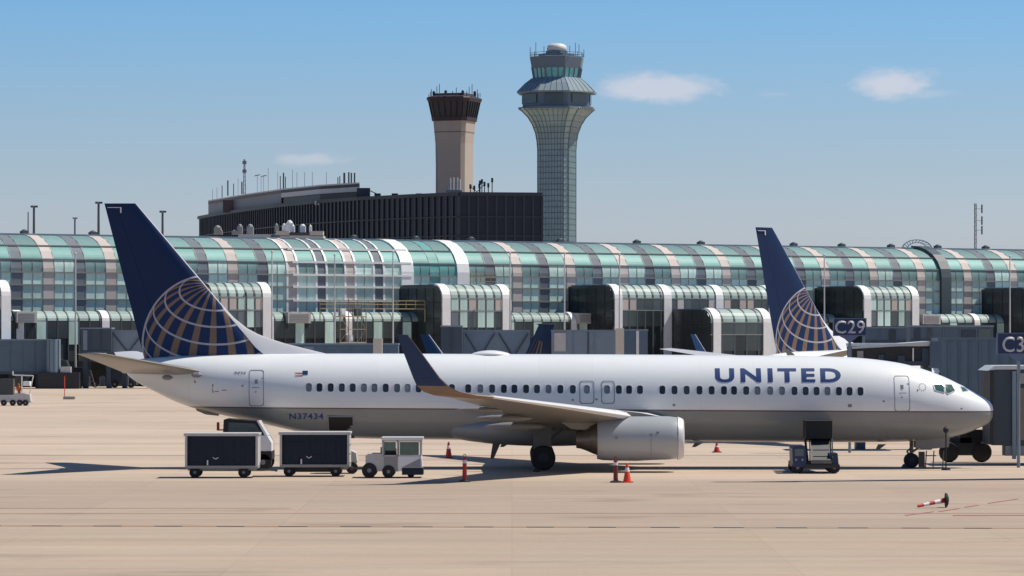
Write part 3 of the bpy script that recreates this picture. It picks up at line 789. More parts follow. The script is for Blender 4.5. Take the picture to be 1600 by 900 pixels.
gap_dark = set()
while anchor+kk*PER < T1:
    t = anchor+kk*PER
    white = 36 < t < 66
    if abs(t-54.84) < 1 or abs(t-62.96) < 1: obj('white_arch', bm_w, con, (t,0,0))
    else: obj('rib_panel', bm_b, con, (t,0,0))
    tg = t+PER/2
    if 55 < tg < 62: pass
    elif abs(tg-T(1466)) < 4.05: obj('dark_arch', bm_d, con, (tg,0,0))
    else: obj('rib_panel', bm_g, con, (tg,0,0))
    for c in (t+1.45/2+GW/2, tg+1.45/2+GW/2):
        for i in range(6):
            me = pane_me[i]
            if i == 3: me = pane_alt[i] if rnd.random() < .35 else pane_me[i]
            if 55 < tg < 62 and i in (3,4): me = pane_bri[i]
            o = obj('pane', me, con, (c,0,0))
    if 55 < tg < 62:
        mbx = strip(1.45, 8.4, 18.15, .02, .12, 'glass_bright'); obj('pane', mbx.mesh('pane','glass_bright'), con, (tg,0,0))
    kk += 1
# purlins and mullions
def purlin(z, x0, x1, m, wd, off):
    d, zz = prof_pt(z, off); mb = MB(); mb.box(x0, x1, d-wd/2, d+wd/2, zz-wd/2, zz+wd/2, m); return mb
WS0, WS1 = anchor-5*PER, anchor-3*PER
for z in (8.4,10.4,12.1,13.6,15.15,16.75):
    for (xa, xb, m, wd, off) in ((T0, WS0, 'mullion', .15, .10), (WS0, WS1+.6, 'rib_white', .26, .16), (WS1+.9, T1, 'mullion', .15, .10)):
        part('purlin', purlin(z, xa, xb, m, wd, off), con, m)
thin_me = strip(.06, 8.4, 15.1, .05, .1, 'mullion').mesh('mullion', 'mullion')
wht_me = strip(.26, 8.4, 18.15, .14, .2, 'rib_white').mesh('mullion', 'rib_white')
drk_me = strip(.09, 8.4, 18.15, .07, .2, 'mullion').mesh('mullion', 'mullion')
kk = k0
while anchor+kk*PER < T1:
    t = anchor+kk*PER
    for c in (t+.725+GW/2, t+PER/2+.725+GW/2):
        obj('mullion', thin_me, con, (c,0,0))
    for c in (t-.72, t+.72, t+PER/2-.72, t+PER/2+.72):
        if WS0-.8 < c < WS1+.1: obj('mullion', wht_me, con, (c,0,0))
        else: obj('mullion', drk_me, con, (c,0,0))
    kk += 1
# back half of the vault, ridge, base walls
mb = MB(); pts = [(RD, ZC+RZ-.02)]+[(RD+RD*math.sin(R(a_)), ZC-.02+RZ*math.cos(R(a_))) for a_ in range(10, 91, 10)]+[(2*RD, 0),(.35,0)]+[(p[0]+.35, p[1]-.25) for p in prof(3, 18.2)]
mb.rings([[(x, p[0], p[1]) for p in pts] for x in (T0, T1)]); part('vault_shell', mb, con, 'roof_grey')
mb = MB(); mb.box(T0, T1, RD-.8, RD+.8, ZC+RZ-.05, ZC+RZ+.18); part('ridge_walkway', mb, con, 'bridge_light')
mb = MB(); mb.box(T0, T1, -4.6, .3, 0, 6.0); part('base_wall', mb, con, 'base_dark')
# low lean-to vault along the foot
LB = 1.36
def lean(x0, x1, d0, ztop, rz_, rd, zbot, tt=.08, off=0):
    """extruded profile: front wall at d0 with rounded shoulder, returns point list"""
    zc_ = ztop-rz_
    pts = [(d0-off, zbot)]+[(d0+rd-(rd+off)*math.cos(R(a_)), zc_+(rz_+off)*math.sin(R(a_))) for a_ in range(0, 91, 15)]
    return pts
def shell(d0, ztop, rz_, rd, zbot, x0, x1, back=0.2, m='base_dark'):
    mb = MB(); P = lean(0,0,d0,ztop,rz_,rd,zbot,off=-.12)
    pts = P+[(back, ztop-.12),(back, zbot)]
    mb.rings([[(x, p[0], p[1]) for p in pts] for x in (x0, x1)]); return mb
def curved(d0, ztop, rz_, rd, wd, m, off, th, z0=None, name='pane'):
    """shoulder pane or rib; with z0 it runs on down the wall"""
    a_ = lean(0,0,d0,ztop,rz_,rd,z0 if z0 is not None else ztop-rz_,off=off); b_ = lean(0,0,d0,ztop,rz_,rd,z0 if z0 is not None else ztop-rz_,off=off-th)
    if z0 is None: a_ = a_[1:]; b_ = b_[1:]
    mb = MB(); mb.rings([[(x, p[0], p[1]) for p in a_+b_[::-1]] for x in (-wd/2, wd/2)], m); return mb.mesh(name, m)
part('low_vault_shell', shell(-5, 8.95, 1.15, 1.6, 3.0, T0, T1), con, 'base_dark')
lp = curved(-5, 8.95, 1.15, 1.6, LB-.22, 'glass_pale', 0, .1); lr = curved(-5, 8.95, 1.15, 1.6, .14, 'rib_dark', .05, .15, 3.2, 'rib'); lw = curved(-5, 8.95, 1.15, 1.6, .95, 'rib_white', .12, .2, 3.2, 'white_rib')
mb = MB(); mb.box(-LB/2+.08, LB/2-.08, -5.02, -4.9, 5.7, 7.72, 'glass_black'); ld = mb.mesh('pane', 'glass_black')
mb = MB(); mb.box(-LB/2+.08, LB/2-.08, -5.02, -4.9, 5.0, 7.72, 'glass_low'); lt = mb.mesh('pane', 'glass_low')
x = T(-20, -5); i = 0
while x < T(1625, -5):
    if i % 8 == 3: obj('white_rib', lw, con, (x,0,0))
    else:
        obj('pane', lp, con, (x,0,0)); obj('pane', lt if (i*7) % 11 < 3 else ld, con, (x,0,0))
    obj('rib', lr, con, (x-LB/2,0,0)); x += LB; i += 1

# projecting modules of the concourse
def module(px0, px1, d0, ztop, back, label, whites=(), zb=3.2, bay=1.22, dark=False):
    x0, x1 = T(px0, d0), T(px1, d0)
    md = thing('gate_pavilion', label, 'building wing', con.matrix_basis @ Vector((0,0,0)) if False else A0, AN, 'gate pavilions projecting from the concourse')
    part('end_wall', shell(d0+.02, ztop, 1.7, 2.0, 0, x0, x1, back), md, 'glass_black')
    # mullion grid on the dark end wall facing left
    mb = MB()
    for dd in [d0+2+k*2.2 for k in range(int((back-d0-2)/2.2)+1)]: mb.box(x0-.05, x0+.02, dd-.05, dd+.05, zb-2, ztop-.4)
    for z in (ztop-2.2, ztop-4.2, ztop-6.2): mb.box(x0-.04, x0+.02, d0+.4, back, z-.05, z+.05)
    part('end_mullion', mb, md, 'base_dark')
    n = max(2, round((x1-x0)/bay)); b_ = (x1-x0)/n
    cp = curved(d0, ztop, 1.7, 2.0, b_-.26, 'glass_pale', 0, .1); rib = curved(d0, ztop, 1.7, 2.0, .22, 'rib_dark', .05, .15, zb, 'rib')
    wr = curved(d0, ztop, 1.7, 2.0, 1.15, 'rib_white', .14, .25, zb, 'white_rib')
    zc_ = ztop-1.7
    meshes = []
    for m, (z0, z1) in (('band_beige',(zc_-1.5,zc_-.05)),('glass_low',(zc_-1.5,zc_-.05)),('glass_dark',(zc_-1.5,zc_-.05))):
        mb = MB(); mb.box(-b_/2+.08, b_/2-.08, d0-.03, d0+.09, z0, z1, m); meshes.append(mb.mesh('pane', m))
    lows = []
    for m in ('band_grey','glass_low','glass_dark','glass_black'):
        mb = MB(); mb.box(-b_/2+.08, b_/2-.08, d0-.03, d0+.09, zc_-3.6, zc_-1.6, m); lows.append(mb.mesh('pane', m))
    rr = random.Random(int(px0))
    wx_ = [T(p, d0) for p in whites]
    for i in range(n):
        xc = x0+(i+.5)*b_
        obj('pane', cp, md, (xc,0,0))
        j = rr.random()
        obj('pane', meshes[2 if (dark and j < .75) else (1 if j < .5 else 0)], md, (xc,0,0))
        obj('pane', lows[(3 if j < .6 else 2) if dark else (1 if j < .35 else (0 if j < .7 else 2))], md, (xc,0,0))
        if i: obj('rib', rib, md, (x0+i*b_,0,0))
    for xw in wx_: obj('white_rib', wr, md, (xw,0,0))
    mb = MB(); mb.box(x0+.3, x1-.3, d0+2.4, back-.4, ztop-.1, ztop+.06); part('roof_deck', mb, md, 'roof_grey')
    mb = MB(); mb.box(x0, x1, d0-.06, d0+.06, zc_-1.62, zc_-1.48); mb.box(x0, x1, d0-.06, d0+.06, zc_-.07, zc_+.05); part('sill', mb, md, 'mullion')
    return md
module(-70, 14, -11, 12.35, .2, 'projecting glass pavilion at the far left edge, left of the blue tail', (9,))
module(330, 425, -11, 12.35, .2, 'projecting glass pavilion just right of the big blue tail', (417,))
module(690, 800, -11, 12.35, .2, 'projecting glass pavilion below the two thick white arches, black end wall', (697,791))
module(958, 1250, -11, 12.5, .2, 'longest projecting glass pavilion, left of the farther blue tail', (966,1043,1124,1206), dark=True)
module(1348, 1436, -11, 12.6, .2, 'projecting glass pavilion above and right of the C29 sign', (1355,1430))
module(1612, 1700, -11, 12.6, .2, 'projecting glass pavilion at the right edge, only its dark end wall in view')
module(1110, 1204, -20, 9.4, -10, 'low dark glass pavilion below the longest pavilion, left of the farther tail', (1120,1198), bay=1.7, dark=True)

# roof fans on the ridge
for i, px in enumerate((38,145,430,553,650,736,875,995,1095,1240,1315,1392,1465,1540)):
    t = T(px, RD); mb = MB(); mb.box(-.42,.42,-.4,.4,0,.35); mb.lathe([(.3,.3),(.4,.38),(.25,.5),(.1,.55)], (0,0,0), 'Z', 10)
    p = Vector((A0.x+ux*t+nx_*RD, A0.y+uy*t+ny_*RD, ZC+RZ+.15))
    near = ['left of the first light mast','left of the blue tail tip','beside the cream rooftop unit','above the white framed bays','above the left white arch','above the right white arch','below the glass control tower','right of the glass control tower','midway between tower and farther tail','just right of the farther blue fin','first right of the farther fin pair','left of the domed arch frame','right of the domed arch frame','near the lattice mast at right'][i]
    solo('roof_fan', mb, 'pole_dark', 'small dark ventilator on the concourse ridge, '+near, 'ventilator', 'dark ventilators along the concourse ridge', loc=p, rz=AN)
# arch frame near the dark arch
mb = MB()
for k in range(12):
    a_, b_ = R(180*k/12), R(180*(k+1)/12)
    mb.bar((2.6*math.cos(a_),0,1.3*math.sin(a_)), (2.6*math.cos(b_),0,1.3*math.sin(b_)), .12)
    mb.bar((1.7*math.cos(a_),0,.9*math.sin(a_)), (1.7*math.cos(b_),0,.9*math.sin(b_)), .1)
    mb.bar((2.6*math.cos(a_),0,1.3*math.sin(a_)), (1.7*math.cos(b_),0,.9*math.sin(b_)), .08)
t = T(1433, RD); solo('arch_frame', mb, 'bridge_light', 'small half round lattice frame on the ridge beside the dark arch', 'roof frame', loc=(A0.x+ux*t+nx_*RD, A0.y+uy*t+ny_*RD, ZC+RZ), rz=AN)

# air handling units on the low roof
for px0, px1, lb in ((26,58,'louvred air handling unit at far left on the low vaulted roof'),(450,486,'louvred air handling unit above the jet roof left of the scaffold'),(903,936,'louvred air handling unit below the glass control tower line'),(1442,1470,'louvred air handling unit right of the C29 sign')):
    d = -5.6; t0, t1 = T(px0, d), T(px1, d); mb = MB(); w_ = t1-t0
    u = thing('air_unit', lb, 'air handling unit', (A0.x+ux*t0+nx_*d, A0.y+uy*t0+ny_*d, 7.55), AN, 'louvred air handling units')
    mb.box(0,w_,0,2.0,0,1.35); part('casing', mb, u, 'dirty_white')
    mb = MB()
    for k in range(5): mb.box(.3,w_-.3,-.05,.02,.22+k*.2,.32+k*.2)
    part('louver', mb, u, 'louver')
    mb = MB(); mb.box(.1,.25,.1,.3,-.7,0); mb.box(w_-.25,w_-.1,.1,.3,-.7,0); part('support', mb, u, 'rib_dark')

# yellow rail and scaffold
def frame_at(px, d, z): 
    t = T(px, d); return Vector((A0.x+ux*t+nx_*d, A0.y+uy*t+ny_*d, z))
mb = MB(); p, q = frame_at(500,-7,9.35), frame_at(664,-7,9.35)
for dz_ in (0, .55, 1.0): mb.bar(p+Vector((0,0,dz_)), q+Vector((0,0,dz_)), .1)
for k in range(12):
    c = p.lerp(q, k/11); mb.bar(c, c+Vector((0,0,1.0)), .08)
for o_ in (0,): mb.bar(p, q, .35, .12)
mb.bar(p-Vector((0,0,1.6)), p, .12); mb.bar(q-Vector((0,0,1.6)), q, .12)
solo('roof_railing', mb, 'yellow', 'pale yellow guard rail on the low roof between scaffold and pavilion', 'railing')
mb = MB(); p, q = frame_at(735,-3,12.9), frame_at(775,-3,12.9)
for dz_ in (0,.5,1.0): mb.bar(p+Vector((0,0,dz_)), q+Vector((0,0,dz_)), .08)
for k in range(6): c = p.lerp(q, k/5); mb.bar(c, c+Vector((0,0,1.0)), .08)
mb.bar(p-Vector((0,0,.7)), p, .1); mb.bar(q-Vector((0,0,.7)), q, .1)
solo('roof_railing', mb, 'yellow', 'short pale yellow guard rail on the pavilion roof under the right white arch', 'railing')
sc_ = thing('scaffold', 'brown scaffold tower of poles and planks left of the yellow rail', 'scaffold', frame_at(548,-9,0), AN)
mb = MB()
for sx in (-1.8,-.6,.6,1.8):
    for sy in (-.6,.6): mb.tube((sx,sy,0),(sx,sy,10.2+random.uniform(-1,1)),.06,6)
for z in (5.2,6.8,8.4,9.9):
    for sy in (-.6,.6): mb.tube((-1.8,sy,z),(1.8,sy,z),.05,6)
for sx in (-1.8,.6): mb.tube((sx,-.6,5.2),(sx+1.2,-.6,6.8),.04,6); mb.tube((sx+1.2,-.6,6.8),(sx,-.6,8.4),.04,6)
part('poles', mb, sc_, 'scaffold')
for z in (5.1,8.3):
    mb = MB(); mb.box(-1.9,1.9,-.65,.65,z,z+.1); part('plank', mb, sc_, 'yellow')
for (x_, z_) in ((-1.2,8.45),(.9,8.45),(-.2,5.2)):
    mb = MB(); mb.box(x_-.35,x_+.35,-.3,.3,z_,z_+.9); part('toolbox', mb, sc_, 'rib_white' if x_ < 0 else 'pole_dark')

# slim white poles in front of the concourse
wpl = ['left of the blue tail','right of the first pavilion','at the scaffold','beside the black end wall of the middle pavilion','right of the middle pavilion','left of the longest pavilion','rising beside the longest pavilion left rib','between the farther tail and the C29 sign','above the C3 sign']
for (px, y0, d), lb in zip(((118,398,-12),(425,395,-12),(523,400,-13),(614,395,-13),(797,397,-12.5),(882,397,-13),(968,400,-13),(1288,400,-13),(1578,402,-14)), wpl):
    b_ = frame_at(px, d, 0); zt = H+(521-y0)*b_.y/F; mb = MB(); mb.lathe([(.13,0),(.07,zt)], (0,0,0), 'Z', 8); mb.lathe([(.2,0),(.2,.3)], (0,0,0), 'Z', 8); mb.lathe([(.05,zt),(.14,zt+.05),(.14,zt+.2),(.02,zt+.3)], (0,0,0), 'Z', 8)
    solo('lightning_mast', mb, 'pole_white', 'slim white pole '+lb, 'pole', 'slim white poles before the concourse', loc=b_)

# ------------------------------------------------------------------ masts behind the concourse
def mast(px, ytop, Y, lb, head=True, m='pole_dark', r=.28):
    zt = H+(521-ytop)*Y/F; t = thing('light_mast', lb, 'light mast', ((px-800)*Y/F, Y, 0), 0, 'tall light masts beyond the concourse')
    mb = MB(); mb.lathe([(r*1.4,0),(r*.7,zt)], (0,0,0), 'Z', 8); part('pole', mb, t, m)
    if head:
        for a_ in (0, 2.1, 4.2):
            mb = MB(); mb.box(-.38,.38,-.25,.25,-.15,.2); part('lamp_head', mb, t, m, loc=(.3*math.cos(a_), .3*math.sin(a_), zt), rz=a_)
mast(53,323,620,'grey light mast at far left, between two ridge ventilators'); mast(117,341,900,'faint thin light mast, shortest of the four at left', r=.3, m='band_grey')
mast(154,317,600,'tallest light mast, just left of the blue tail tip'); mast(254,331,640,'light mast just right of the blue tail')
mast(44,331,1100,'very thin light mast beside the far left one', False, 'band_grey')
Y = 640; zt = H+(521-318)*Y/F
t = thing('lattice_mast', 'thin lattice antenna mast rising over the concourse at right', 'antenna mast', ((1524-800)*Y/F, Y, 0))
mb = MB()
for sx, sy in ((-.25,-.2),(.25,-.2),(0,.3)): mb.tube((sx,sy,0),(sx*.7,sy*.7,zt),.06,6)
z = 10
while z < zt-.6: mb.bar((-.25,-.2,z),(.25,-.2,z+.8),.05); mb.bar((.25,-.2,z+.8),(-.25,-.2,z+1.6),.05); z += 1.6
part('lattice', mb, t, 'pole_dark')
for k, z in enumerate((zt-1, zt-3.2, zt-5)):
    mb = MB(); mb.bar((0,0,z),(1.3,0,z),.06); mb.box(1.1,1.35,-.1,.1,z-.8,z+.8); part('antenna', mb, t, 'pole_dark')

# ------------------------------------------------------------------ black terminal hotel building
hb = thing('office_building', 'black ribbed office block with stepped grey roof storey behind the concourse', 'building')
def pl(px, Y): return Vector(((px-800)*Y/F, Y, 0))
poly = [pl(847,753), pl(718,750), pl(640,762), pl(560,777), pl(490,797), pl(430,822), pl(380,850), pl(340,878), pl(311,905)]
HT = 37.0
back = [p+Vector((-16+34*i/8,40,0)) for i, p in enumerate(poly)]
mb = MB(); n = len(poly)
vs = [p.copy() for p in poly+back]; vs += [p+Vector((0,0,HT)) for p in poly+back]
fs = []
N2 = 2*n
for i in range(n-1): fs += [(i,i+1,N2+i+1,N2+i), (n+i,N2+n+i,N2+n+i+1,n+i+1), (N2+i,N2+i+1,N2+n+i+1,N2+n+i)]
fs += [(0,n,N2+n,N2),(n-1,N2+n-1,N2+2*n-1,2*n-1)]
mb.add(vs, fs); part('facade', mb, hb, 'facade_black')
ribm = MB(); cnt = 0
for a_, b_ in zip(poly, poly[1:]):
    d = (b_-a_); L = d.length; d.normalize(); nn = Vector((d.y,-d.x,0)); 
    if nn.y > 0: nn = -nn
    k = max(1, round(L/(1.95))); 
    for j in range(k):
        c = a_+d*(L*(j/k))+nn*.12
        ribm.bar(c+Vector((0,0,8)), c+Vector((0,0,HT-.3)), .42, .35, up=(nn.x,nn.y,0))
r_ = part('facade_ribs', ribm, hb, 'facade_rib'); r_['kind'] = 'stuff'
mb = MB()
for a_, b_ in zip(poly, poly[1:]):
    for z, h in ((HT,.8),(HT-5,.25),(HT-9.2,.25)):
        d = (b_-a_).normalized(); nn = Vector((d.y,-d.x,0)); nn = -nn if nn.y > 0 else nn
        mb.bar(a_+nn*.2+Vector((0,0,z)), b_+nn*.2+Vector((0,0,z)), .5, h)
part('parapet', mb, hb, 'facade_rib')
# stepped roof storey
tp = [pl(562,787), pl(500,800), pl(440,822), pl(380,855), pl(326,893)]
def tier(z0, z1, off, m, name, seg=None):
    mb = MB(); P = [p+Vector((0,-off,0)) for p in tp]; B = [p+Vector((-14+26*i/4,22,0)) for i, p in enumerate(tp)]
    if seg: P = P[seg[0]:seg[1]]; B = [p+Vector((-4+2*(i+seg[0]),5,0)) for i, p in enumerate(P)]
    n = len(P); vs = [v+Vector((0,0,z0)) for v in P+B]+[v+Vector((0,0,z1)) for v in P+B]; N2 = 2*n; fs = []
    for i in range(n-1): fs += [(i,i+1,N2+i+1,N2+i),(n+i,N2+n+i,N2+n+i+1,n+i+1),(N2+i,N2+i+1,N2+n+i+1,N2+n+i),(i,n+i,n+i+1,i+1)]
    fs += [(0,n,N2+n,N2),(n-1,N2+n-1,N2+2*n-1,2*n-1)]
    mb.add(vs, fs); return part(name, mb, hb, m)
tier(36.2,40.9,.3,'facade_black','roof_storey'); tier(36.6,40.6,.9,'facade_grey','storey_panel',(2,5))
tier(39.0,40.1,1.2,'facade_band','storey_band',(0,3)); tier(40.15,40.7,1.5,'maroon','storey_cornice',(2,5)); tier(40.15,40.7,1.45,'facade_rib','storey_cornice',(0,3)); tier(40.76,41.1,1.8,'facade_band','storey_coping')
mb = MB(); p = pl(361,866)+Vector((0,-1.6,0)); mb.box(p.x-1.9,p.x+1.9,p.y-.3,p.y+.3,36.9,40.1); part('storey_panel', mb, hb, 'maroon')
mb = MB(); p = pl(498,795)+Vector((0,-.6,0))
for k in range(3): mb.box(p.x-.9+k*.7,p.x-.5+k*.7,p.y-.2,p.y,36.2,37.2)
part('storey_window', mb, hb, 'facade_band')
# antennas of that roof
rng = random.Random(11); 
spec = [(347,303,290,2),(356,300,282,3),(365,300,287,2),(372,298,279,1),(378,297,284,3),(402,294,273,1),(408,294,275,1),(412,294,274,1),(419,293,262,1),(434,292,268,1),(438,292,275,2),(443,291,270,3),(446,291,276,2),(457,290,265,1),(464,290,269,1),(476,290,269,1),(488,290,269,1),(510,290,269,1),(528,290,277,2),(531,290,275,2),(538,290,270,4),(545,290,269,3),(549,290,270,3),(554,290,270,3),(332,306,296,1),(339,305,293,1)]
am = thing('antenna_cluster', 'row of thin whip antennas along the grey roof storey', 'antenna', (0,0,0))
for px, yb, yt, wd in spec:
    Yx = 900-(px-326)*.46+4; p = pl(px, Yx); zb = H+(521-yb)*Yx/F-1; zt = H+(521-yt)*Yx/F
    mb = MB(); mb.tube((p.x,p.y,zb),(p.x,p.y,zt),.055+.075*(wd-1),6)
    if wd == 1 and px in (402,412): mb.bar((p.x-.7,p.y,zt-.3),(p.x+.7,p.y,zt),.2)
    part('antenna', mb, am, 'pole_dark' if wd > 1 else 'band_grey')
Yx = 865; p = pl(382, Yx); zt = H+(521-249)*Yx/F
t = thing('radio_mast', 'tallest thin radio mast on the left of the grey roof storey', 'antenna mast', (p.x,p.y,40.5))
mb = MB(); mb.tube((-.3,0,0),(-.1,0,zt-40.5),.1,6); mb.tube((.3,0,0),(.1,0,zt-40.5),.1,6)
z = 0
while z < zt-42: mb.bar((-.25,0,z),(.25,0,z+1),.08); mb.bar((.25,0,z+1),(-.25,0,z+2),.08); z += 2
part('lattice', mb, t, 'pole_dark')
for z in (zt-41.2, zt-43.4): mb = MB(); mb.box(-.5,.5,-.3,.3,z-.5,z+.3); part('antenna_panel', mb, t, 'facade_grey')
# railing of the lower roof right of the roof storey
mb = MB(); p = pl(568,781); mb.box(p.x-1.5,p.x+1.5,p.y-1,p.y+1,37.3,39.6); mb.bar((p.x+1,p.y,39.2),(p.x+3.2,p.y,38.2),.2); part('roof_plant', mb, hb, 'facade_rib')
for px in (590,617,655): p = pl(px,775); mb = MB(); mb.box(p.x-.7,p.x+.7,p.y-1,p.y+1,37,38.1); part('roof_plant', mb, hb, 'facade_rib')

# cream plant boxes with white domes behind the concourse ridge
Yx = 500; pb = thing('rooftop_plant', 'cream plant boxes with small white domes behind the ridge, left of the white bays', 'rooftop equipment', (0,0,0))
def bx(px0, px1, py0, py1, m, name, dy=2.0):
    a_, b_ = W(px0, py1, Yx), W(px1, py0, Yx); mb = MB(); mb.box(a_.x, b_.x, Yx, Yx+dy, a_.z, b_.z); return part(name, mb, pb, m)
bx(431,505,368,396,'cream','plinth',6); bx(431,452,361,369,'cream','box'); bx(484,505,361,369,'cream','box'); bx(452,484,363.5,368,'pole_dark','duct'); bx(372,431,366,374,'dirty_white','roof_slab',6)
for px, py, r_ in ((452.5,344,2.0),(444,349,1.2),(456,350,1.6),(432,349,1.0),(473,350,1.6),(485,351,.8),(340,352,2),(344,358,1.3),(375,350,1.5),(391,350,1.8),(368,359,2.0)):
    c = W(px, py, Yx+2); rr = r_*.26; zb = W(px, 362 if px > 400 else 366, Yx).z-c.z
    mb = MB(); mb.box(c.x-rr, c.x+rr, c.y-rr, c.y+rr, c.z+zb, c.z+zb*.25); mb.lathe([(rr*.9,0),(rr*.7,-zb*.15),(rr*.2,-zb*.25)], (c.x,c.y,c.z+zb*.25), 'Z', 8); part('plant_unit', mb, pb, 'rib_white' if px > 440 else 'louver')

# ------------------------------------------------------------------ control towers
def octo(c, prof_, n=8, start=22.5):
    mb = MB(); rs = []
    return [[(r*math.cos(R(start+360*j/n)), r*math.sin(R(start+360*j/n)), z) for j in range(n)] for r, z in prof_]
# beige tower
Yt = 850; s = F/Yt; cx = (710-800)/s
zz = lambda py: H+(521-py)/s
bt = thing('control_tower', 'shorter beige concrete control tower with black head', 'control tower', (cx, Yt, 0))
def ringp(w_, z):
    out = []
    for k in range(4):
        a_ = R(26+90*k)
        for d_ in (-.12, .12): out.append((w_*math.cos(a_+d_)*1.02, w_*math.sin(a_+d_)*1.02, z))
    return out
wS = 30.0/s
mb = MB(); mb.rings([ringp(wS,0),ringp(wS,zz(260)),ringp(wS*1.02,zz(225)),ringp(wS*1.13,zz(190))]); part('shaft', mb, bt, 'tower_concrete')
mb = MB()
for py in (208,):
    mb.rings([ringp(wS*1.085,zz(py)),ringp(wS*1.085,zz(py)+.25)])
part('shaft_joint', mb, bt, 'tower_joint')
mb = MB(); mb.rings([ringp(wS*1.20,zz(190)),ringp(wS*1.24,zz(184))]); part('head_base', mb, bt, 'tower_maroon')
mb = MB(); mb.rings([ringp(wS*1.18,zz(184)),ringp(wS*1.36,zz(160))]); part('cab_glass', mb, bt, 'tower_black')
mb = MB(); mb.rings([ringp(wS*1.42,zz(160)),ringp(wS*1.50,zz(155)),ringp(wS*1.46,zz(153)),ringp(wS*1.1,zz(150)),ringp(wS*1.05,zz(147))]); part('cab_roof', mb, bt, 'tower_maroon')
mb = MB()
for j in range(8):
    for q in ((0, .2, .4, .6, .8) if j % 2 else (0,)):
        a_, b_ = Vector(ringp(wS*1.20,zz(184))[j]), Vector(ringp(wS*1.20,zz(184))[(j+1)%8]); c_, d_ = Vector(ringp(wS*1.38,zz(160))[j]), Vector(ringp(wS*1.38,zz(160))[(j+1)%8])
        mb.bar(a_.lerp(b_,q), c_.lerp(d_,q), .28)
part('cab_mullion', mb, bt, 'tower_black')
mb = MB(); 
for k in range(16):
    a_ = 2*math.pi*k/16+.1; r_ = wS*(1.2+.2*(k%2)); h = (1.8, 1.1, 2.6, .9)[k % 4]*1.2
    mb = MB(); mb.tube((r_*math.cos(a_), r_*math.sin(a_), zz(153)), (r_*math.cos(a_), r_*math.sin(a_), zz(153)+h), .09, 5); part('whip_antenna', mb, bt, 'pole_dark')
mb = MB(); mb.rings([ringp(wS*1.47,zz(155)+1.1),ringp(wS*1.49,zz(155)+1.25)]); 
mb = MB()
for k in range(8):
    a_ = 2*math.pi*k/8+.4; r_ = wS*1.15; mb.lathe([(.35,0),(.35,.9),(.1,1.1)], (r_*math.cos(a_), r_*math.sin(a_), zz(150)), 'Z', 8)
part('roof_box', mb, bt, 'tower_black')
# glass tower
Yt = 900; s = F/Yt; cx = (870-800)/s
tt = thing('control_tower', 'taller glass clad control tower with flared head and white dome', 'control tower', (cx, Yt, 0))
st8 = -73
def r8(w_, z): return [(w_*math.cos(R(st8+45*j)), w_*math.sin(R(st8+45*j)), z) for j in range(8)]
pf = [(30.5,400),(30.5,235),(31.5,222),(34,208),(39,195),(46,184),(54,176),(60,171)]
P8 = [(a_/s, zz(b_)) for a_, b_ in pf]; P8[0] = (30.5/s, 0)

def rsh(w_, z):
    return [(w_*1.03*math.cos(R(26+90*k)+d_), w_*1.03*math.sin(R(26+90*k)+d_), z) for k in range(4) for d_ in (-.14, .14)]
def wat(z):
    for (a_, z0), (b_, z1) in zip(P8, P8[1:]):
        if z0 <= z <= z1: return a_+(b_-a_)*(z-z0)/(z1-z0)
    return P8[-1][0]
mb = MB(); mb.rings([rsh(a_, b_) for a_, b_ in P8]); part('shaft', mb, tt, 'tower_glass')
mb = MB(); z = zz(378)
while z < P8[-1][1]: 
    w_ = wat(z)+.05; mb.rings([rsh(w_+.04, z), rsh(w_+.04, z+.18)]); z += 1.5
for j in range(8):
    for q in ((0,.125,.25,.375,.5,.625,.75,.875) if j % 2 else (0,)):
        zs = [b_ for a_, b_ in P8]; 
        for (a_, z0), (b_, z1) in zip(P8, P8[1:]):
            p0, p1 = Vector(rsh(a_+.03, z0)[j]).lerp(Vector(rsh(a_+.03, z0)[(j+1)%8]), q), Vector(rsh(b_+.03, z1)[j]).lerp(Vector(rsh(b_+.03, z1)[(j+1)%8]), q)
            mb.bar(p0, p1, .24 if q == 0 else .12)
o = part('mullion_grid', mb, tt, 'tower_mullion'); o['kind'] = 'stuff'
mb = MB(); mb.rings([r8(63/s, zz(172)), r8(63/s, zz(169)), r8(58/s, zz(169))]); part('ledge', mb, tt, 'tower_panel')
mb = MB(); mb.rings([r8(56/s, zz(170)), r8(56/s, zz(146))]); part('equipment_storey', mb, tt, 'tower_panel')
for j in range(8):
    a_, b_ = Vector(r8(56.6/s, 0)[j]), Vector(r8(56.6/s, 0)[(j+1)%8])
    if (a_+b_).y > 4: continue
    p, q = a_.lerp(b_, .18), a_.lerp(b_, .82); mb = MB(); mb.bar(p+Vector((0,0,zz(156))), q+Vector((0,0,zz(156))), .4, 2.4); part('louvre_window', mb, tt, 'glass_dark')
mb = MB(); mb.rings([r8(65/s, zz(147)), r8(65/s, zz(145)), r8(52/s, zz(132)), r8(40/s, zz(123)), r8(30/s, zz(121))]); part('skirt_roof', mb, tt, 'tower_roof')
mb = MB()
for j in range(8):
    for q in [k/5 for k in range(5)]:
        for (a_, z0), (b_, z1) in zip([(65.3/s, zz(145)),(52.3/s, zz(132))], [(52.3/s, zz(132)),(40.3/s, zz(123))]):
            mb.bar(Vector(r8(a_,z0)[j]).lerp(Vector(r8(a_,z0)[(j+1)%8]), q), Vector(r8(b_,z1)[j]).lerp(Vector(r8(b_,z1)[(j+1)%8]), q), .12)
part('roof_seams', mb, tt, 'tower_panel')
mb = MB(); mb.rings([r8(37/s, zz(123)), r8(40/s, zz(106))]); part('cab_glass', mb, tt, 'cab_window')
mb = MB()
for j in range(8):
    for q in (0,.34,.67): mb.bar(Vector(r8(37.5/s,zz(123))[j]).lerp(Vector(r8(37.5/s,zz(123))[(j+1)%8]),q), Vector(r8(40.6/s,zz(106))[j]).lerp(Vector(r8(40.6/s,zz(106))[(j+1)%8]),q), .5 if q == 0 else .22)
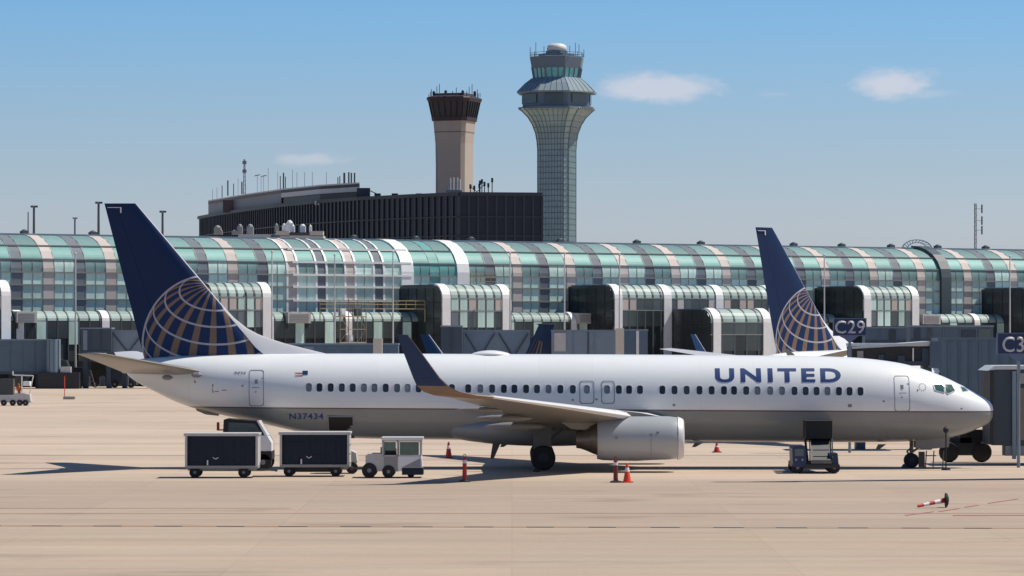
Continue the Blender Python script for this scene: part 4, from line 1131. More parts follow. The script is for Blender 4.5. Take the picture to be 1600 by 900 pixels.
part('cab_mullion', mb, tt, 'tower_mullion')
mb = MB(); mb.rings([r8(41/s, zz(108)), r8(44/s, zz(92)), r8(44/s, zz(90)), r8(38/s, zz(89))]); part('cab_parapet', mb, tt, 'tower_panel')
mb = MB(); mb.rings([r8(30/s, zz(90)), r8(30/s, zz(85)), r8(18/s, zz(84)), r8(18/s, zz(80))]); part('upper_deck', mb, tt, 'tower_panel')
mb = MB(); mb.lathe([(13/s, zz(80)),(15/s, zz(79)),(15.5/s, zz(75)),(14/s, zz(71)),(9/s, zz(68.5)),(.1, zz(68))], (0,0,0), 'Z', 20); part('radome', mb, tt, 'radome', True)
mb = MB()
for k in range(14):
    a_ = 2*math.pi*k/14+.25; r_ = (43 if k % 3 else 36)/s; h = (3.6,2.0,1.2,2.6)[k % 4]
    mb = MB(); mb.tube((r_*math.cos(a_), r_*math.sin(a_), zz(90)), (r_*math.cos(a_), r_*math.sin(a_), zz(90)+h), .08, 5); part('whip_antenna', mb, tt, 'pole_dark')
mb = MB()
for z in (zz(90)+.5, zz(90)+1.1): 
    a_ = r8(43.5/s, z)
    for j in range(8): mb.bar(a_[j], a_[(j+1)%8], .09)
for j in range(8):
    for q in (0,.5): p = Vector(r8(43.5/s,zz(90))[j]).lerp(Vector(r8(43.5/s,zz(90))[(j+1)%8]),q); mb.bar(p, p+Vector((0,0,1.1)), .09)
part('railing', mb, tt, 'tower_panel')
# aerials on the black building, in front of the beige tower
rc = thing('roof_aerials', 'cluster of pale aerials and posts on the black roof before the beige tower', 'antenna', (0,0,0))
for px, yt, m in ((704,278,'rib_white'),(709,277,'rib_white'),(715,277,'rib_white'),(719,280,'rib_white'),(700,290,'louver'),(735,288,'pole_dark'),(741,290,'pole_dark'),(750,282,'pole_dark'),(753,280,'pole_dark'),(757,284,'pole_dark'),(763,286,'pole_dark'),(769,278,'pole_dark'),(749,287,'pole_dark')):
    Yx = 770; p = W(px, yt, Yx); mb = MB(); mb.tube((p.x,p.y,37.0),(p.x,p.y,p.z),.12,5)
    if m == 'pole_dark': mb.box(p.x-.25,p.x+.25,p.y-.1,p.y+.1,p.z-1,p.z)
    part('aerial', mb, rc, m)
a_, b_ = W(697,293,770), W(722,303,770); mb = MB(); mb.box(a_.x,b_.x,769,773,37.0,a_.z-.6); part('plinth', mb, rc, 'louver')
mb = MB(); p, q = W(735,291,770), W(745,300,770); mb.bar(p, q, .15); mb.bar(W(745,300,770), W(757,288,770), .15); mb.bar((p.x,p.y,37),p,.15); part('aerial_brace', mb, rc, 'pole_dark')

# ------------------------------------------------------------------ passenger boarding bridges and gate gear
def bridge(name, label, px0, px1, py0, py1, Y, yaw=0, m='bridge_steel', ribs=True, braces=0, depth=3.0, legs=True, windows=(), ribstep=1.0, roof=None):
    s = F/Y; x0, x1 = (px0-800)/s, (px1-800)/s; zt, zb = H-(py0-521)/s, H-(py1-521)/s; w_ = x1-x0
    t = thing(name, label, 'boarding bridge', (x0, Y, 0), yaw)
    mb = MB(); mb.box(0, w_, 0, depth, zb, zt); part('tunnel', mb, t, m)
    mb = MB(); mb.box(-.05, w_+.05, -.08, depth+.08, zt+.003, zt+.16); part('roof', mb, t, roof or 'bridge_light')
    mb = MB(); mb.box(-.03, w_+.03, -.10, -.003, zb-.05, zb+.2); part('floor_beam', mb, t, 'bridge_dark')
    if ribs:
        n = int(w_/ribstep); rm = MB(); rm.box(-.05,.05,-.07,-.002,zb+.21,zt-.05, m); me = rm.mesh('rib', m)
        for k in range(1, n): obj('rib', me, t, (k*w_/n,0,0))
    for k in range(braces):
        a_, b_ = w_*k/braces, w_*(k+1)/braces; c = (a_+b_)/2; mb = MB()
        mb.bar((a_+.2,-.12,zt-.2),(c,-.12,zb+.2),.12); mb.bar((c,-.14,zb+.2),(b_-.2,-.14,zt-.2),.12); part('brace', mb, t, 'bridge_dark')
    for (f0, f1, g0, g1, mm) in windows:
        mb = MB(); mb.box(w_*f0, w_*f1, -.09, -.004, zb+(zt-zb)*g0, zb+(zt-zb)*g1); part('panel', mb, t, mm)
    if legs:
        for fx in (.12,.88):
            mb = MB(); mb.box(w_*fx-.25, w_*fx+.25, depth*.3, depth*.7, 0, zb+.01); part('support_leg', mb, t, 'bridge_dark')
    return t
bridge('boarding_bridge','dark corrugated boarding bridge at the far left above the white cart',-60,73,532,584,390,m='bridge_steel',ribstep=1.3)
bridge('boarding_bridge','upper boarding bridge box directly left of the blue tail foot',126,174,514,551,390,m='bridge_dark',ribstep=1.1, windows=((.08,.22,.1,.95,'bridge_light'),))
bridge('boarding_bridge','paler braced boarding bridge touching the blue tail foot',174,330,518,554,391,m='bridge_light',braces=3,ribs=False)
bridge('boarding_bridge','low grey bridge behind the fin root, left of the near winglet',395,622,539,562,330,m='bridge_steel',ribstep=2.2, windows=((.05,.2,.3,.8,'bridge_dark'),(.35,.42,.2,.9,'bridge_light')))
bridge('boarding_bridge','dark bridge rotunda box right of the small far winglet',689,722,511,560,330,m='bridge_dark',ribstep=.8)
bridge('boarding_bridge','long pale bridge with V braces left of the small T tail',724,828,518,562,335,m='bridge_light',braces=2,ribs=False)
bridge('boarding_bridge','pale bridge with white grille right of the small T tail',862,962,518,562,325,m='bridge_light',ribstep=2.0, windows=((.04,.22,.3,.95,'dirty_white'),(.56,.58,.0,1,'bridge_dark')))
bridge('boarding_bridge','narrow grey bridge end beside the beige column',976,1012,517,562,330,m='bridge_steel',ribstep=1.2, windows=((.5,.62,0,1,'rib_white'),))
bridge('boarding_bridge','grey bridge boxes under the pavilion right of the C29 sign',1352,1420,513,536,330,m='bridge_steel',ribstep=1.2, windows=((.55,.7,.1,.9,'bridge_dark'),))
bridge('boarding_bridge','upper grey bridge with dark window slots left of the C3 sign',1422,1552,511,534,320,m='bridge_steel',ribstep=1.5, windows=((.05,.12,.2,.9,'bridge_dark'),(.2,.26,.2,.9,'glass_black'),(.62,.78,.2,.8,'bridge_dark'),(.82,.97,.3,.9,'glass_dark')))
bridge('boarding_bridge','tall blue grey corrugated bridge wall behind the jet nose',1466,1660,532,632,205,m='bridge_steel',ribstep=.62,roof='bridge_steel')
t = bridge('boarding_bridge','open sided bridge with bright roof just above the jet cockpit',1331,1468,541,570,184,m='bridge_black',ribs=False,depth=2.6,windows=((.06,.13,.3,.75,'louver'),(.30,.36,.1,.55,'bridge_dark'),(.52,.60,.2,.5,'bridge_dark'),(.69,.705,.05,.9,'rib_white'),(.80,.9,.1,.9,'bridge_dark')),roof='roof_white')
mb = MB(); s = F/184; mb.prism([(0,H-(542-521)/s),((1455-1331)/s,H-(533-521)/s),((1455-1331)/s,H-(538-521)/s),(0,H-(545-521)/s)], -.3, 2.9); part('canopy', mb, t, 'roof_white')
mb = MB(); mb.box((1452-1331)/s,(1470-1331)/s,-.4,2.8,H-(575-521)/s,H-(533-521)/s); part('bridge_head', mb, t, 'bridge_steel')
# columns
for (px0, px1, py0, Y, m, lb) in ((962,975,513,322,'cream','beige square column between two bridges right of the glass tower line'),(583,597,529,322,'cream','beige column stub seen above the jet roof, left of the near winglet')):
    mb = MB(); a_, b_ = W(px0,py0,Y), W(px1,py0,Y); mb.box(a_.x,b_.x,Y,Y+1,0,a_.z); solo('column', mb, m, lb, 'column')
Y = 389; s = F/Y
t = thing('bridge_rotunda', 'pale round bridge column on a dark plinth at far left', 'boarding bridge', ((84-800)/s, Y, 0))
mb = MB(); mb.lathe([(.8,H-(582-521)/s),(.8,H-(530-521)/s)], (0,0,0), 'Z', 20); part('drum', mb, t, 'bridge_light', 40)
for k in range(4):
    a_ = R(200+k*40); mb = MB(); mb.box(-.06,.06,-.05,.05,H-(582-521)/s,H-(531-521)/s); part('rib', mb, t, 'bridge_steel', loc=(.81*math.cos(a_), .81*math.sin(a_), 0))
mb = MB(); mb.box(-1.7,3.0,-.9,1.6,0,H-(582-521)/s-.01); part('plinth', mb, t, 'bridge_black')
mb = MB(); mb.box(.85,2.0,-.7,.6,H-(582-521)/s,H-(573-521)/s); part('service_box', mb, t, 'dirty_white')

# bridge cab at the right edge, with its drive bogie
t = thing('boarding_bridge', 'dark boarding bridge cab beside the jet nose under the C3 sign', 'boarding bridge', (22.95, 163, 0))
mb = MB(); mb.box(.05, 9, 0, 3.0, .95, 4.62); part('cab', mb, t, 'bridge_dark')
mb = MB(); mb.prism([(-.25,4.52),(.1,4.76),(9,4.78),(9,4.6),(.1,4.58)], -.25, 3.2); part('roof', mb, t, 'roof_white')
for k in range(3):
    mb = MB(); mb.box(-.12+k*.001,.04,-.08+k*.9,.75+k*.9,1.0,4.5); part('bellows', mb, t, 'bridge_black')
mb = MB(); mb.box(.95,1.13,-.16,-.004,.3,4.5); part('post', mb, t, 'bridge_light')
mb = MB(); mb.box(1.2,2.4,-.06,-.004,3.9,4.4); part('window', mb, t, 'louver')
mb = MB(); mb.box(1.35,4,-.05,-.004,1.2,3.7); part('panel', mb, t, 'brown_metal')
mb = MB(); mb.box(.65,2.6,.0,1.2,.45,.93); part('counterweight', mb, t, 'grey_paint')
t = thing('drive_bogie', 'dark two wheeled bridge bogie under the jet nose', 'bridge bogie', ((1507-800)*167/F, 167, 0))
mb = MB(); mb.box(-.95,.95,-.42,.42,.35,.95); mb.box(-.25,.3,-.3,.3,.9,1.7); mb.box(-.95,3.2,-.3,.3,.95,1.2); part('frame', mb, t, 'bridge_black')
for sx in (-.8,.8):
    mb = MB(); mb.lathe([(.3,-.2),(.45,-.18),(.5,0),(.45,.18),(.3,.2)], (sx,-.3,.5), 'Y', 18); part('wheel', mb, t, 'rubber')
mb = MB(); mb.box(.1,.9,-.5,-.1,1.2,1.6); part('motor', mb, t, 'black')

# gate signs
def sign(px0, px1, py0, py1, Y, txt, tx0, tx1, ty0, ty1, lb, poledown):
    s = F/Y; c = W((px0+px1)/2, py1, Y); t = thing('gate_sign', lb, 'gate sign', (c.x, Y, 0)); w_ = (px1-px0)/s/2; zb, zt = c.z, c.z+(py1-py0)/s
    mb = MB(); mb.box(-w_, w_, 0, .22, zb, zt); part('housing', mb, t, 'sign_edge')
    e = .05; mb = MB(); mb.box(-w_+e, w_-e, -.02, -.003, zb+e, zt-e); part('face', mb, t, 'sign_blue')
    X = lambda px: (px-800)/s-c.x; Z = lambda py: H-(py-521)/s
    obj('lettering', text_mesh('lettering', txt, X(tx0), X(tx1), Z(ty1), Z(ty0), -.022, 'sign_text', bold=.012, spacing=1.05, depth=.02), t)
    mb = MB(); mb.prism([(-.45,zb),(.45,zb),(.08,zb-.32),(-.08,zb-.32)], .04, .16); part('bracket', mb, t, 'sign_edge')
    mb = MB(); mb.tube((0,.1,0 if poledown else zb-1.2),(0,.1,zb-.3),.08,10); part('pole', mb, t, 'bridge_light')
sign(1302,1354,497,525,180,'C29',1304.5,1351,501,521,'blue gate sign with the letters C29','pole')
sign(1558,1626,520,554,160,'C30',1566,1617,526,550,'blue gate sign cut by the right edge, reading C3',True)

# ------------------------------------------------------------------ ground vehicles
def wheel(parent, x, y, r, wd, z=None, name='wheel', hub='line_grey'):
    z = r if z is None else z
    mb = MB(); mb.lathe([(r*.55,-wd/2),(r*.92,-wd/2),(r,-wd*.3),(r,wd*.3),(r*.92,wd/2),(r*.55,wd/2)], (x,y,z), 'Y', 20); w_ = part(name, mb, parent, 'rubber', 50)
    mb = MB(); mb.lathe([(r*.15,-wd*.55),(r*.5,-wd*.42),(r*.5,wd*.42),(r*.15,wd*.55)], (x,y,z), 'Y', 14); part('hub', mb, w_, hub, 50)
def cart(px0, px1, pyb, lb, flip=False, top=677):
    Y = GY(pyb); s = F/Y; L = (px1-px0)/s; hh = (pyb-top)/s
    t = thing('baggage_cart', lb, 'baggage cart', ((px0-800)/s, Y, 0), 0, 'baggage carts behind the tug')
    mb = MB(); mb.box(0,L,0,1.55,.42,.54); mb.box(.1,L-.1,.3,.42,.32,.419); mb.box(.1,L-.1,1.1,1.22,.32,.419); part('deck', mb, t, 'louver')
    mb = MB(); mb.box(-.04,L+.04,-.05,1.6,hh-.09,hh); mb.box(-.05,L+.05,-.07,-.051,hh-.12,hh-.02); part('roof', mb, t, 'dirty_white')
    for x_ in (0, L-.07):
        mb = MB(); mb.box(x_,x_+.07,0,1.55,.541,hh-.091); part('end_panel', mb, t, 'dirty_white')
    ex = L-.26 if not flip else .07
    for x_ in (0, L-.10):
        mb = MB(); mb.box(x_,x_+.10,-.03,-.001,.5,hh-.1); part('corner_post', mb, t, 'dirty_white')
    # curtain with soft folds
    mb = MB(); n = 40; rs = []
    for k in range(n+1):
        x_ = .11+(L-.22)*k/n; y_ = .05+.022*math.sin(k*1.9)+.012*math.sin(k*.7+1)
        rs.append([(x_,y_,hh-.1),(x_,y_-.02*math.sin(k*.9),1.1),(x_,y_+.01*math.sin(k*1.3),.56)])
    mb.rings(rs, caps=False, closed=False); part('curtain', mb, t, 'curtain', True)
    mb = MB(); mb.box(.11,L-.11,1.4,1.42,.56,hh-.1); part('curtain', mb, t, 'curtain')
    mb = MB(); 
    for sx in (-1,1): mb.bar((L*.42,-.0,.82),(L*.42+sx*.12,-.0,.9),.03,.03)
    mb.box(L*.30,L*.30+.06,-.01,.01,.56,.78); part('strap', mb, t, 'collar_white')
    for x_ in (L*.13, L*.80):
        for y_ in (.2, 1.35): wheel(t, x_, y_, .24, .16)
    mb = MB(); mb.bar((L,.8,.35),(L+.75,.8,.3),.07); mb.lathe([(.05,0),(.05,.12)], (L+.75,.8,.25), 'Z', 8); part('tow_bar', mb, t, 'pole_dark')
    if flip:
        mb = MB(); mb.box(.5,L-.4,.25,1.2,.2,.41); part('axle_frame', mb, t, 'bridge_black')
        mb = MB()
        for z_ in (.6,1.0,1.4): mb.box(L+.001,L+.03,.1,1.4,z_,z_+.04)
        part('end_rail', mb, t, 'louver')
cart(289,403,747,'left baggage cart with navy curtain and white frame')
cart(437,546,745,'right baggage cart with navy curtain, next to the white tug', True, 675)
# long dark folded ramp lying left of the cart
mb = MB(); Y = GY(733); s = F/Y; x0, x1 = (180-800)/s, (292-800)/s
# tug
Y = GY(747); s = F/Y; t = thing('baggage_tug', 'white baggage tug with glass cab, right of the carts', 'baggage tug', ((570-800)/s, Y, 0))
Zp = lambda py: (747-py)/s; Xp = lambda px: (px-570)/s
mb = MB(); mb.prism([(Xp(571),.30),(Xp(571),Zp(712)),(Xp(576),Zp(709)),(Xp(597),Zp(709)),(Xp(597),Zp(711)),(Xp(622),Zp(711)),(Xp(622),.28)], .05, 1.45, m='dirty_white'); part('body', mb, t, 'dirty_white')
mb = MB(); mb.prism([(Xp(622.2),.30),(Xp(622.2),Zp(713)),(Xp(658),Zp(713)),(Xp(660),Zp(730)),(Xp(660),.30)], .0, 1.5); part('bonnet', mb, t, 'white_paint')
mb = MB(); mb.box(Xp(628),Xp(661),-.035,1.53,Zp(742),Zp(731)); part('bumper', mb, t, 'curtain')
mb = MB(); mb.prism([(Xp(629),Zp(730)),(Xp(657),Zp(716)),(Xp(657),Zp(730))], -.012, -.002); part('nose_panel', mb, t, 'louver')
mb = MB()
for px in (598,621,657): mb.box(Xp(px)-.035,Xp(px)+.035,.02,.09,Zp(713),Zp(687)); mb.box(Xp(px)-.035,Xp(px)+.035,1.41,1.48,Zp(713),Zp(687))
mb.box(Xp(598),Xp(657),.02,.07,Zp(713),Zp(711.5)); mb.box(Xp(598),Xp(657),.02,.07,Zp(690),Zp(688)); part('cab_frame', mb, t, 'dirty_white')
mb = MB(); mb.box(Xp(596),Xp(661),-.03,1.53,Zp(688)+.001,Zp(683.5)); part('cab_roof', mb, t, 'white_paint')
mb = MB(); mb.box(Xp(624.5),Xp(654.5),.04,.055,Zp(711),Zp(690.5)); part('side_window', mb, t, 'cab_glass')
mb = MB(); mb.box(Xp(601),Xp(618.5),.04,.055,Zp(704),Zp(690.5)); part('rear_window', mb, t, 'cab_glass')
mb = MB(); mb.box(Xp(601),Xp(618),.2,1.2,Zp(711),Zp(702)); part('seat', mb, t, 'black')
mb = MB(); mb.box(Xp(594),Xp(599),.3,.45,Zp(712),Zp(699)); part('exhaust_stack', mb, t, 'louver')
mb = MB(); mb.lathe([(.13,0),(.13,.1)], (Xp(640),.7,Zp(700)), 'Z', 12); part('steering_wheel', mb, t, 'black')
mb = MB(); mb.box(Xp(600),Xp(620),.035,.049,Zp(736),Zp(713)); part('door_panel', mb, t, 'louver')
for px, r_ in ((577,.33),(607,.28)):
    for y_ in (.08,1.35): wheel(t, Xp(px), y_, r_, .2)
wheel(t, Xp(641.5), .5, .16, .12); wheel(t, Xp(641.5), 1.0, .16, .12)
# pickup behind cart
Y = 156.3; s = F/Y; base = 521+F*H/Y
t = thing('service_truck', 'white service truck with dark cab windows between the two carts', 'truck', ((344-800)/s, Y, 0)); Xp = lambda px: (px-344)/s; Zp = lambda py: (base-py)/s
mb = MB(); mb.prism([(Xp(346),.45),(Xp(346),Zp(677)),(Xp(398),Zp(678)),(Xp(418),Zp(682)),(Xp(424),Zp(692)),(Xp(424),Zp(712)),(Xp(420),.4)], .0, 1.9); part('body', mb, t, 'white_paint', 20)
mb = MB(); mb.prism([(Xp(348),Zp(678)),(Xp(349),Zp(656)),(Xp(353),Zp(654.5)),(Xp(401),Zp(658)),(Xp(415),Zp(679))], .12, 1.78); part('cab', mb, t, 'black')
mb = MB(); mb.prism([(Xp(356),Zp(676)),(Xp(357),Zp(660)),(Xp(398),Zp(662)),(Xp(409),Zp(677))], .09, .115); part('window', mb, t, 'glass_dark')
mb = MB(); mb.prism([(Xp(401),Zp(658)),(Xp(404),Zp(658)),(Xp(418),Zp(681)),(Xp(414),Zp(681))], .08, 1.82); part('windscreen_pillar', mb, t, 'white_paint')
mb = MB(); mb.box(Xp(338),Xp(342),.2,.35,Zp(673),Zp(660)); mb.box(Xp(339),Xp(348),.25,.3,Zp(673),Zp(671)); part('tail_lamp', mb, t, 'dark_red')
mb = MB(); mb.box(Xp(402),Xp(424.5),-.02,1.92,Zp(718),Zp(705)); part('bumper', mb, t, 'black')
for px in (358,411):
    for y_ in (.1,1.8): wheel(t, Xp(px), y_, .40, .24)
# second small tug mostly hidden behind right cart
Y = 153; s = F/Y; t = thing('baggage_tug', 'white nose of a second tug showing at the right end of the right cart', 'baggage tug', ((515-800)/s, Y, 0)); base = 521+F*H/Y; Xp = lambda px: (px-515)/s; Zp = lambda py: (base-py)/s
mb = MB(); mb.prism([(0,.3),(0,Zp(700)),(Xp(548),Zp(704)),(Xp(556),Zp(708)),(Xp(558),Zp(722)),(Xp(553),.32)], 0, 1.4); part('body', mb, t, 'dirty_white')
for px in (523,550): wheel(t, Xp(px), .05, .27, .2)
mb = MB(); mb.box(0,.8,.2,1.2,Zp(700),Zp(690)); part('seat', mb, t, 'black')

# belt loader at the forward hold
t = thing('belt_loader', 'blue belt loader raised to the forward cargo hold', 'belt loader', ((1273-800)*153.5/F, 153.5, 0))
s = F/153.5; base = 521+F*H/153.5; Xp = lambda px: (px-1273)/s; Zp = lambda py: (base-py)/s
mb = MB(); mb.box(Xp(1238),Xp(1309),-.2,2.2,.28,.50); mb.box(Xp(1256),Xp(1309),-.35,-.21,.25,.42); part('chassis', mb, t, 'bridge_black')
mb = MB(); mb.prism([(Xp(1238),.3),(Xp(1237),Zp(700)),(Xp(1241),Zp(696)),(Xp(1256),Zp(696)),(Xp(1259),Zp(703)),(Xp(1259),.3)], -.3, 1.4); part('cab', mb, t, 'blue_vehicle')
mb = MB(); mb.box(Xp(1241),Xp(1255),-.32,-.301,Zp(712),Zp(701)); part('windscreen', mb, t, 'glass_dark')
mb = MB(); mb.lathe([(.05,0),(.05,.02)], (Xp(1243),-.33,Zp(718)), 'Y', 10); mb.lathe([(.05,0),(.05,.02)], (Xp(1253),-.33,Zp(718)), 'Y', 10); part('headlight', mb, t, 'louver')
mb = MB(); mb.prism([(Xp(1296),.3),(Xp(1296),Zp(708)),(Xp(1308),Zp(708)),(Xp(1310),.3)], -.25, 1.2); part('engine_box', mb, t, 'blue_vehicle')
# belt: from the near low end up to the sill of the hold
y0, z0, y1, z1 = -.45, .62, 4.6, 1.90; sh = .42
mb = MB(); xa, xb = Xp(1266), Xp(1298)
mb.add([(xa,y0,z0),(xb,y0,z0),(xb+sh,y1,z1),(xa+sh,y1,z1),(xa,y0,z0-.16),(xb,y0,z0-.16),(xb+sh,y1,z1-.16),(xa+sh,y1,z1-.16)], [(0,1,2,3),(4,7,6,5),(0,4,5,1),(3,2,6,7),(0,3,7,4),(1,5,6,2)]); part('conveyor', mb, t, 'belt')
for k in range(5):
    f_ = (k+.5)/5; yy, zq = y0+(y1-y0)*f_, z0+(z1-z0)*f_; mb = MB(); mb.box(xa+.1+sh*f_, xb-.1+sh*f_, yy-.03, yy+.03, zq+.01, zq+.03); part('cleat', mb, t, 'rubber')
for x_ in (xa-.05, xb+.05): mb = MB(); mb.bar((x_,y0,z0+.02),(x_+sh,y1,z1+.02),.06,.2); part('side_rail', mb, t, 'bridge_black')
mb = MB(); mb.bar((xa,1.2,.4),(xa,2.6,1.4),.1); mb.bar((xb,1.2,.4),(xb,2.6,1.4),.1); part('lift_arm', mb, t, 'pole_dark')
mb = MB(); mb.box(-.22,.98,2.0,3.6,1.50,2.32); part('hold_canopy', mb, t, 'black')
for px in (1246,1303):
    for y_ in (-.1,1.9): wheel(t, Xp(px), y_, .27, .2)

# chocks, stand and tow head round the nose gear
t = thing('gear_stand', 'small metal stand with legs beside the nose wheel', 'stand', ((1456-800)*158.5/F, 158.5, 0)); mb = MB()
for x_ in (-.3,.05,.5): mb.tube((x_,0,.0),(x_+.05,0,.85),.03,6)
mb.bar((-.4,0,.06),(.6,0,.06),.06); mb.bar((-.3,0,.62),(.2,0,.62),.05); part('legs', mb, t, 'pole_dark')
mb = MB(); mb.box(-.6,-.35,-.2,.2,.1,.8); part('cabinet', mb, t, 'bridge_black')
t = thing('cable_pole', 'thin dark pole with a round head against the jet belly near the nose', 'pole', ((1478-800)*157.2/F, 157.2, 0)); mb = MB(); mb.tube((0,0,0),(0,0,1.75),.035,6); part('shaft', mb, t, 'black')
mb = MB(); mb.lathe([(.02,-.02),(.12,.05),(.13,.2),(.02,.3)], (0,0,1.72), 'Z', 10); part('head', mb, t, 'black'); mb = MB(); mb.lathe([(.22,0),(.2,.06)], (0,0,0), 'Z', 12); part('foot', mb, t, 'black')
for (px, py, lb) in ((1414,731,'yellow grey wheel chock ahead of the nose wheel'),(838,737,'dark wheel chock at the main wheel')):
    Y = GY(py); mb = MB(); mb.prism([(-.18,0),(.18,0),(.04,.18),(-.04,.18)], -.3, .3); solo('wheel_chock', mb, 'bridge_black', lb, 'wheel chock', loc=((px-800)*Y/F, Y, 0))

# cones and delineators
def cone(px, pyb, h, lb, kind='cone', m='orange', grp='traffic cones and posts on the apron'):
    Y = GY(pyb); t = thing('traffic_cone' if kind == 'cone' else 'delineator_post', lb, 'traffic cone' if kind == 'cone' else 'marker post', ((px-800)*Y/F, Y, 0), .3, grp)
    if kind == 'cone':
        mb = MB(); mb.box(-.2,.2,-.2,.2,0,.05); part('base', mb, t, 'orange' if m == 'orange' else 'dark_red')
        mb = MB(); mb.lathe([(.17,.05),(.045,h)], (0,0,0), 'Z', 16); part('body', mb, t, m, 40)
        mb = MB(); mb.lathe([(.115*.8+.014,h*.58),(.062,h*.86)], (0,0,0), 'Z', 16); part('collar', mb, t, 'collar_white', 40)
    else:
        mb = MB(); mb.lathe([(.26,0),(.26,.05),(.1,.09)], (0,0,0), 'Z', 8); part('base', mb, t, 'rubber')
        mb = MB(); mb.lathe([(.10,.06),(.085,h*.9),(.05,h*.92)], (0,0,0), 'Z', 14); part('body', mb, t, m, 40)
        mb = MB(); mb.lathe([(.093,h*.72),(.091,h*.84)], (0,0,0), 'Z', 14); part('collar', mb, t, 'collar_white', 40)
        mb = MB()
        for k in range(8): a_, b_ = 2*math.pi*k/8, 2*math.pi*(k+1)/8; mb.bar((.06*math.cos(a_),0,h+.0+.08*math.sin(a_)),(.06*math.cos(b_),0,h+.08*math.sin(b_)),.025)
        part('handle', mb, t, m)
cone(726,753,1.10,'red marker post with looped handle, right of the white tug','post','red')
cone(962,754,1.02,'dark red marker post in front of the engine','post','dark_red')
cone(980,754,.80,'bright orange cone with white collar beside the dark red post')
cone(701,716,.82,'red cone far side of the jet, above the marker post',m='red')
cone(1120,707,.5,'small red cone beyond the belly, left of the belt loader',m='red')
# fallen post
Y = GY(793); t = thing('fallen_post', 'toppled red and white marker post lying with its black base upright', 'marker post', ((1477-800)*Y/F, Y, 0))
mb = MB(); mb.lathe([(.27,0),(.25,.07),(.12,.12)], (0,0,.27), 'X', 14); part('base', mb, t, 'rubber')
ax = Vector((-1.0, -.42, -.19)).normalized(); c = Vector((.0,0,.27))
for k, m in enumerate(('red','collar_white','red','collar_white','red')):
    mb = MB(); L = 1.15/5; mb.tube(c+ax*(L*k), c+ax*(L*(k+1)), .09-.008*k, 12, None, .09-.008*(k+1)); part('band', mb, t, m)

# far left: small cart with driver
Y = GY(634); s = F/Y; t = thing('utility_cart', 'white open utility cart with awning frame at the far left edge', 'utility cart', ((-10-800)/s, Y, 0)); Xp = lambda px: (px+10)/s; Zp = lambda py: (634-py)/s
mb = MB(); mb.prism([(0,.3),(0,Zp(617)),(Xp(22),Zp(617)),(Xp(24),Zp(614)),(Xp(46),Zp(616)),(Xp(48),Zp(628)),(Xp(46),.25)], 0, 1.4); part('body', mb, t, 'dirty_white')
mb = MB(); mb.bar((Xp(20),.05,Zp(586)),(Xp(52),.05,Zp(587)),.1); mb.bar((Xp(20),.05,Zp(586)),(Xp(20),.05,Zp(580)),.1); mb.bar((Xp(34),.05,Zp(615)),(Xp(34),.05,Zp(587)),.1); mb.bar((Xp(46),.05,Zp(615)),(Xp(52),.05,Zp(587)),.08); part('frame', mb, t, 'rib_white')
mb = MB(); mb.box(Xp(36),Xp(46),.1,1.2,Zp(603),Zp(596)); part('box', mb, t, 'rib_white'); mb = MB(); mb.box(0,Xp(20),.2,1.2,Zp(617),Zp(592)); part('load', mb, t, 'glass_black')
for px in (6,20,31,40): wheel(t, Xp(px), .0, .26, .2)
# driver, one skinned body
def person(name, label, joints, edges, radii, mats, parent_loc, root=0):
    me = bpy.data.meshes.new(name); me.from_pydata(joints, edges, []); o = obj(name, me, None, parent_loc, 0, label); o['category'] = 'person'
    bm = None
    sk = o.modifiers.new('skin', 'SKIN'); 
    for i, v in enumerate(me.skin_vertices[0].data): v.radius = (radii[i], radii[i]); v.use_root = (i == root)
    o.modifiers.new('sub', 'SUBSURF').levels = 1; o.modifiers['sub'].render_levels = 1
    me.materials.append(M[mats]); return o
J = [(0,0,.45),(0,0,.7),(0,0,1.0),(0,0,1.15),(0,0,1.27),(0,0,1.4),(-.17,0,1.05),(-.24,-.12,.82),(-.05,-.25,.75),(.17,0,1.05),(.25,-.12,.82),(.2,-.25,.75),(.1,-.1,.43),(.45,-.1,.45),(.5,-.1,.08),(.1,.1,.43),(.45,.12,.45),(.5,.12,.08)]
E = [(0,1),(1,2),(2,3),(3,4),(4,5),(2,6),(6,7),(7,8),(2,9),(9,10),(10,11),(0,12),(12,13),(13,14),(0,15),(15,16),(16,17)]
RD_ = [.15,.15,.16,.06,.09,.07,.06,.05,.04,.06,.05,.04,.09,.07,.05,.09,.07,.05]
person('person', 'person in an orange vest seated on the utility cart at far left', J, E, RD_, 'vest', (((28-800)/s), Y+.5, .55))

# orange pole with plate on the apron at left
Y = GY(624); s = F/Y; t = thing('marker_stand', 'thin orange pole with a low grey plate, alone on the left apron', 'marker stand', ((101-800)/s, Y, 0))
mb = MB(); mb.tube((0,0,0),(0,0,2.2),.04,6); part('pole', mb, t, 'orange'); mb = MB(); mb.box(-.1,1.0,-.3,.3,0,.28); part('plate', mb, t, 'louver')
mb = MB(); mb.box(.9,1.6,6,7,0,.1); 
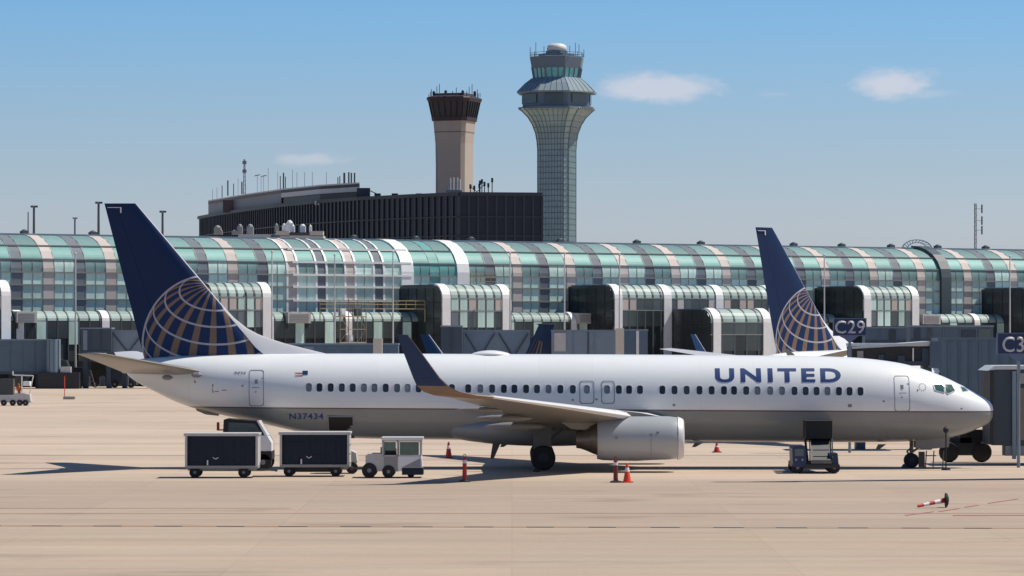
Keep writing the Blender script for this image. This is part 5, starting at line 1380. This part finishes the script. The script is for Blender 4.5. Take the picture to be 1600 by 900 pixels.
# parked service vehicles in the shade of the concourse
def utility(px0, px1, py0, py1, lb, m, m2='glass_dark', cab=.35):
    Y = GY(py1); s = F/Y; w_, h = (px1-px0)/s, (py1-py0)/s; t = thing('service_vehicle', lb, 'service vehicle', ((px0-800)/s, Y, 0), 0, 'service vehicles parked along the concourse foot')
    mb = MB(); mb.prism([(0,.35),(0,h*.9),(w_*.05,h),(w_*(1-cab),h),(w_*(1-cab),h*.62),(w_*.98,h*.55),(w_,h*.45),(w_,.35)], 0, 2.0); part('body', mb, t, m)
    mb = MB(); mb.prism([(w_*(1-cab)+.02,h*.63),(w_*(1-cab)+.02,h*.95),(w_*(1-cab*.5),h*.93),(w_*.93,h*.6)], .1, 1.9); part('cab', mb, t, m2)
    for f_ in (.18,.8): wheel(t, w_*f_, 0, .42, .3)
    return t
utility(186,214,556,603,'boxy dark lift truck partly hidden by the jet tail','bridge_black')
utility(60,112,560,605,'dark blocky vehicle at left under the round bridge column','bridge_black')
utility(112,138,574,606,'small dark trolley behind the pale A frame stand','bridge_black')
utility(142,176,566,605,'dark tractor under the left end of the tailplane','rubber','bridge_dark')
utility(172,213,564,606,'dark rounded vehicle touching the tail cone of the jet','bridge_dark','glass_black')
t = thing('a_frame_stand', 'pale A frame stand between dark vehicles below the tailplane', 'stand', W(141,606,GY(606))*Vector((1,1,0)) if False else ((141-800)*GY(606)/F, GY(606)-1, 0)); mb = MB()
mb.bar((-.7,0,0),(-.15,0,2.0),.12); mb.bar((.7,0,0),(.15,0,2.0),.12); mb.bar((-.45,0,.8),(.45,0,.8),.1); mb.bar((-.15,0,2),(.15,0,2),.1); part('legs', mb, t, 'louver')
for (px, py, r_, lb) in ((160,590,.35,'grey drum on the dark tractor below the tailplane'),(196,588,.4,'round grey cap on the dark vehicle by the tail cone')):
    Y = GY(606)-1.5; p = W(px, py, Y); mb = MB(); mb.lathe([(r_,-1.0),(r_,.0),(r_*.6,.2)], (0,0,0), 'Z', 10); solo('drum', mb, 'louver', lb, 'drum', loc=(p.x,p.y,1.0 if False else p.z))

# unseen tall mast, added outside the frame to cast a shadow across the apron
t = thing('shadow_mast', 'unseen tall mast added beyond the right edge for its shadow', 'light mast', (24.6, 148.0, 0))
mb = MB(); mb.lathe([(.95,0),(.75,8),(.32,23)], (0,0,0), 'Z', 14); part('pole', mb, t, 'pole_white', 40)
for k in range(4): mb = MB(); mb.box(-.45,.45,-.2,.25,-.35,.35); part('lamp_head', mb, t, 'pole_dark', loc=(-1.2+k*.8,-.2,23))
mb = MB(); mb.box(-1.7,1.7,-.1,.1,22.9,23.05); part('crossarm', mb, t, 'pole_dark')
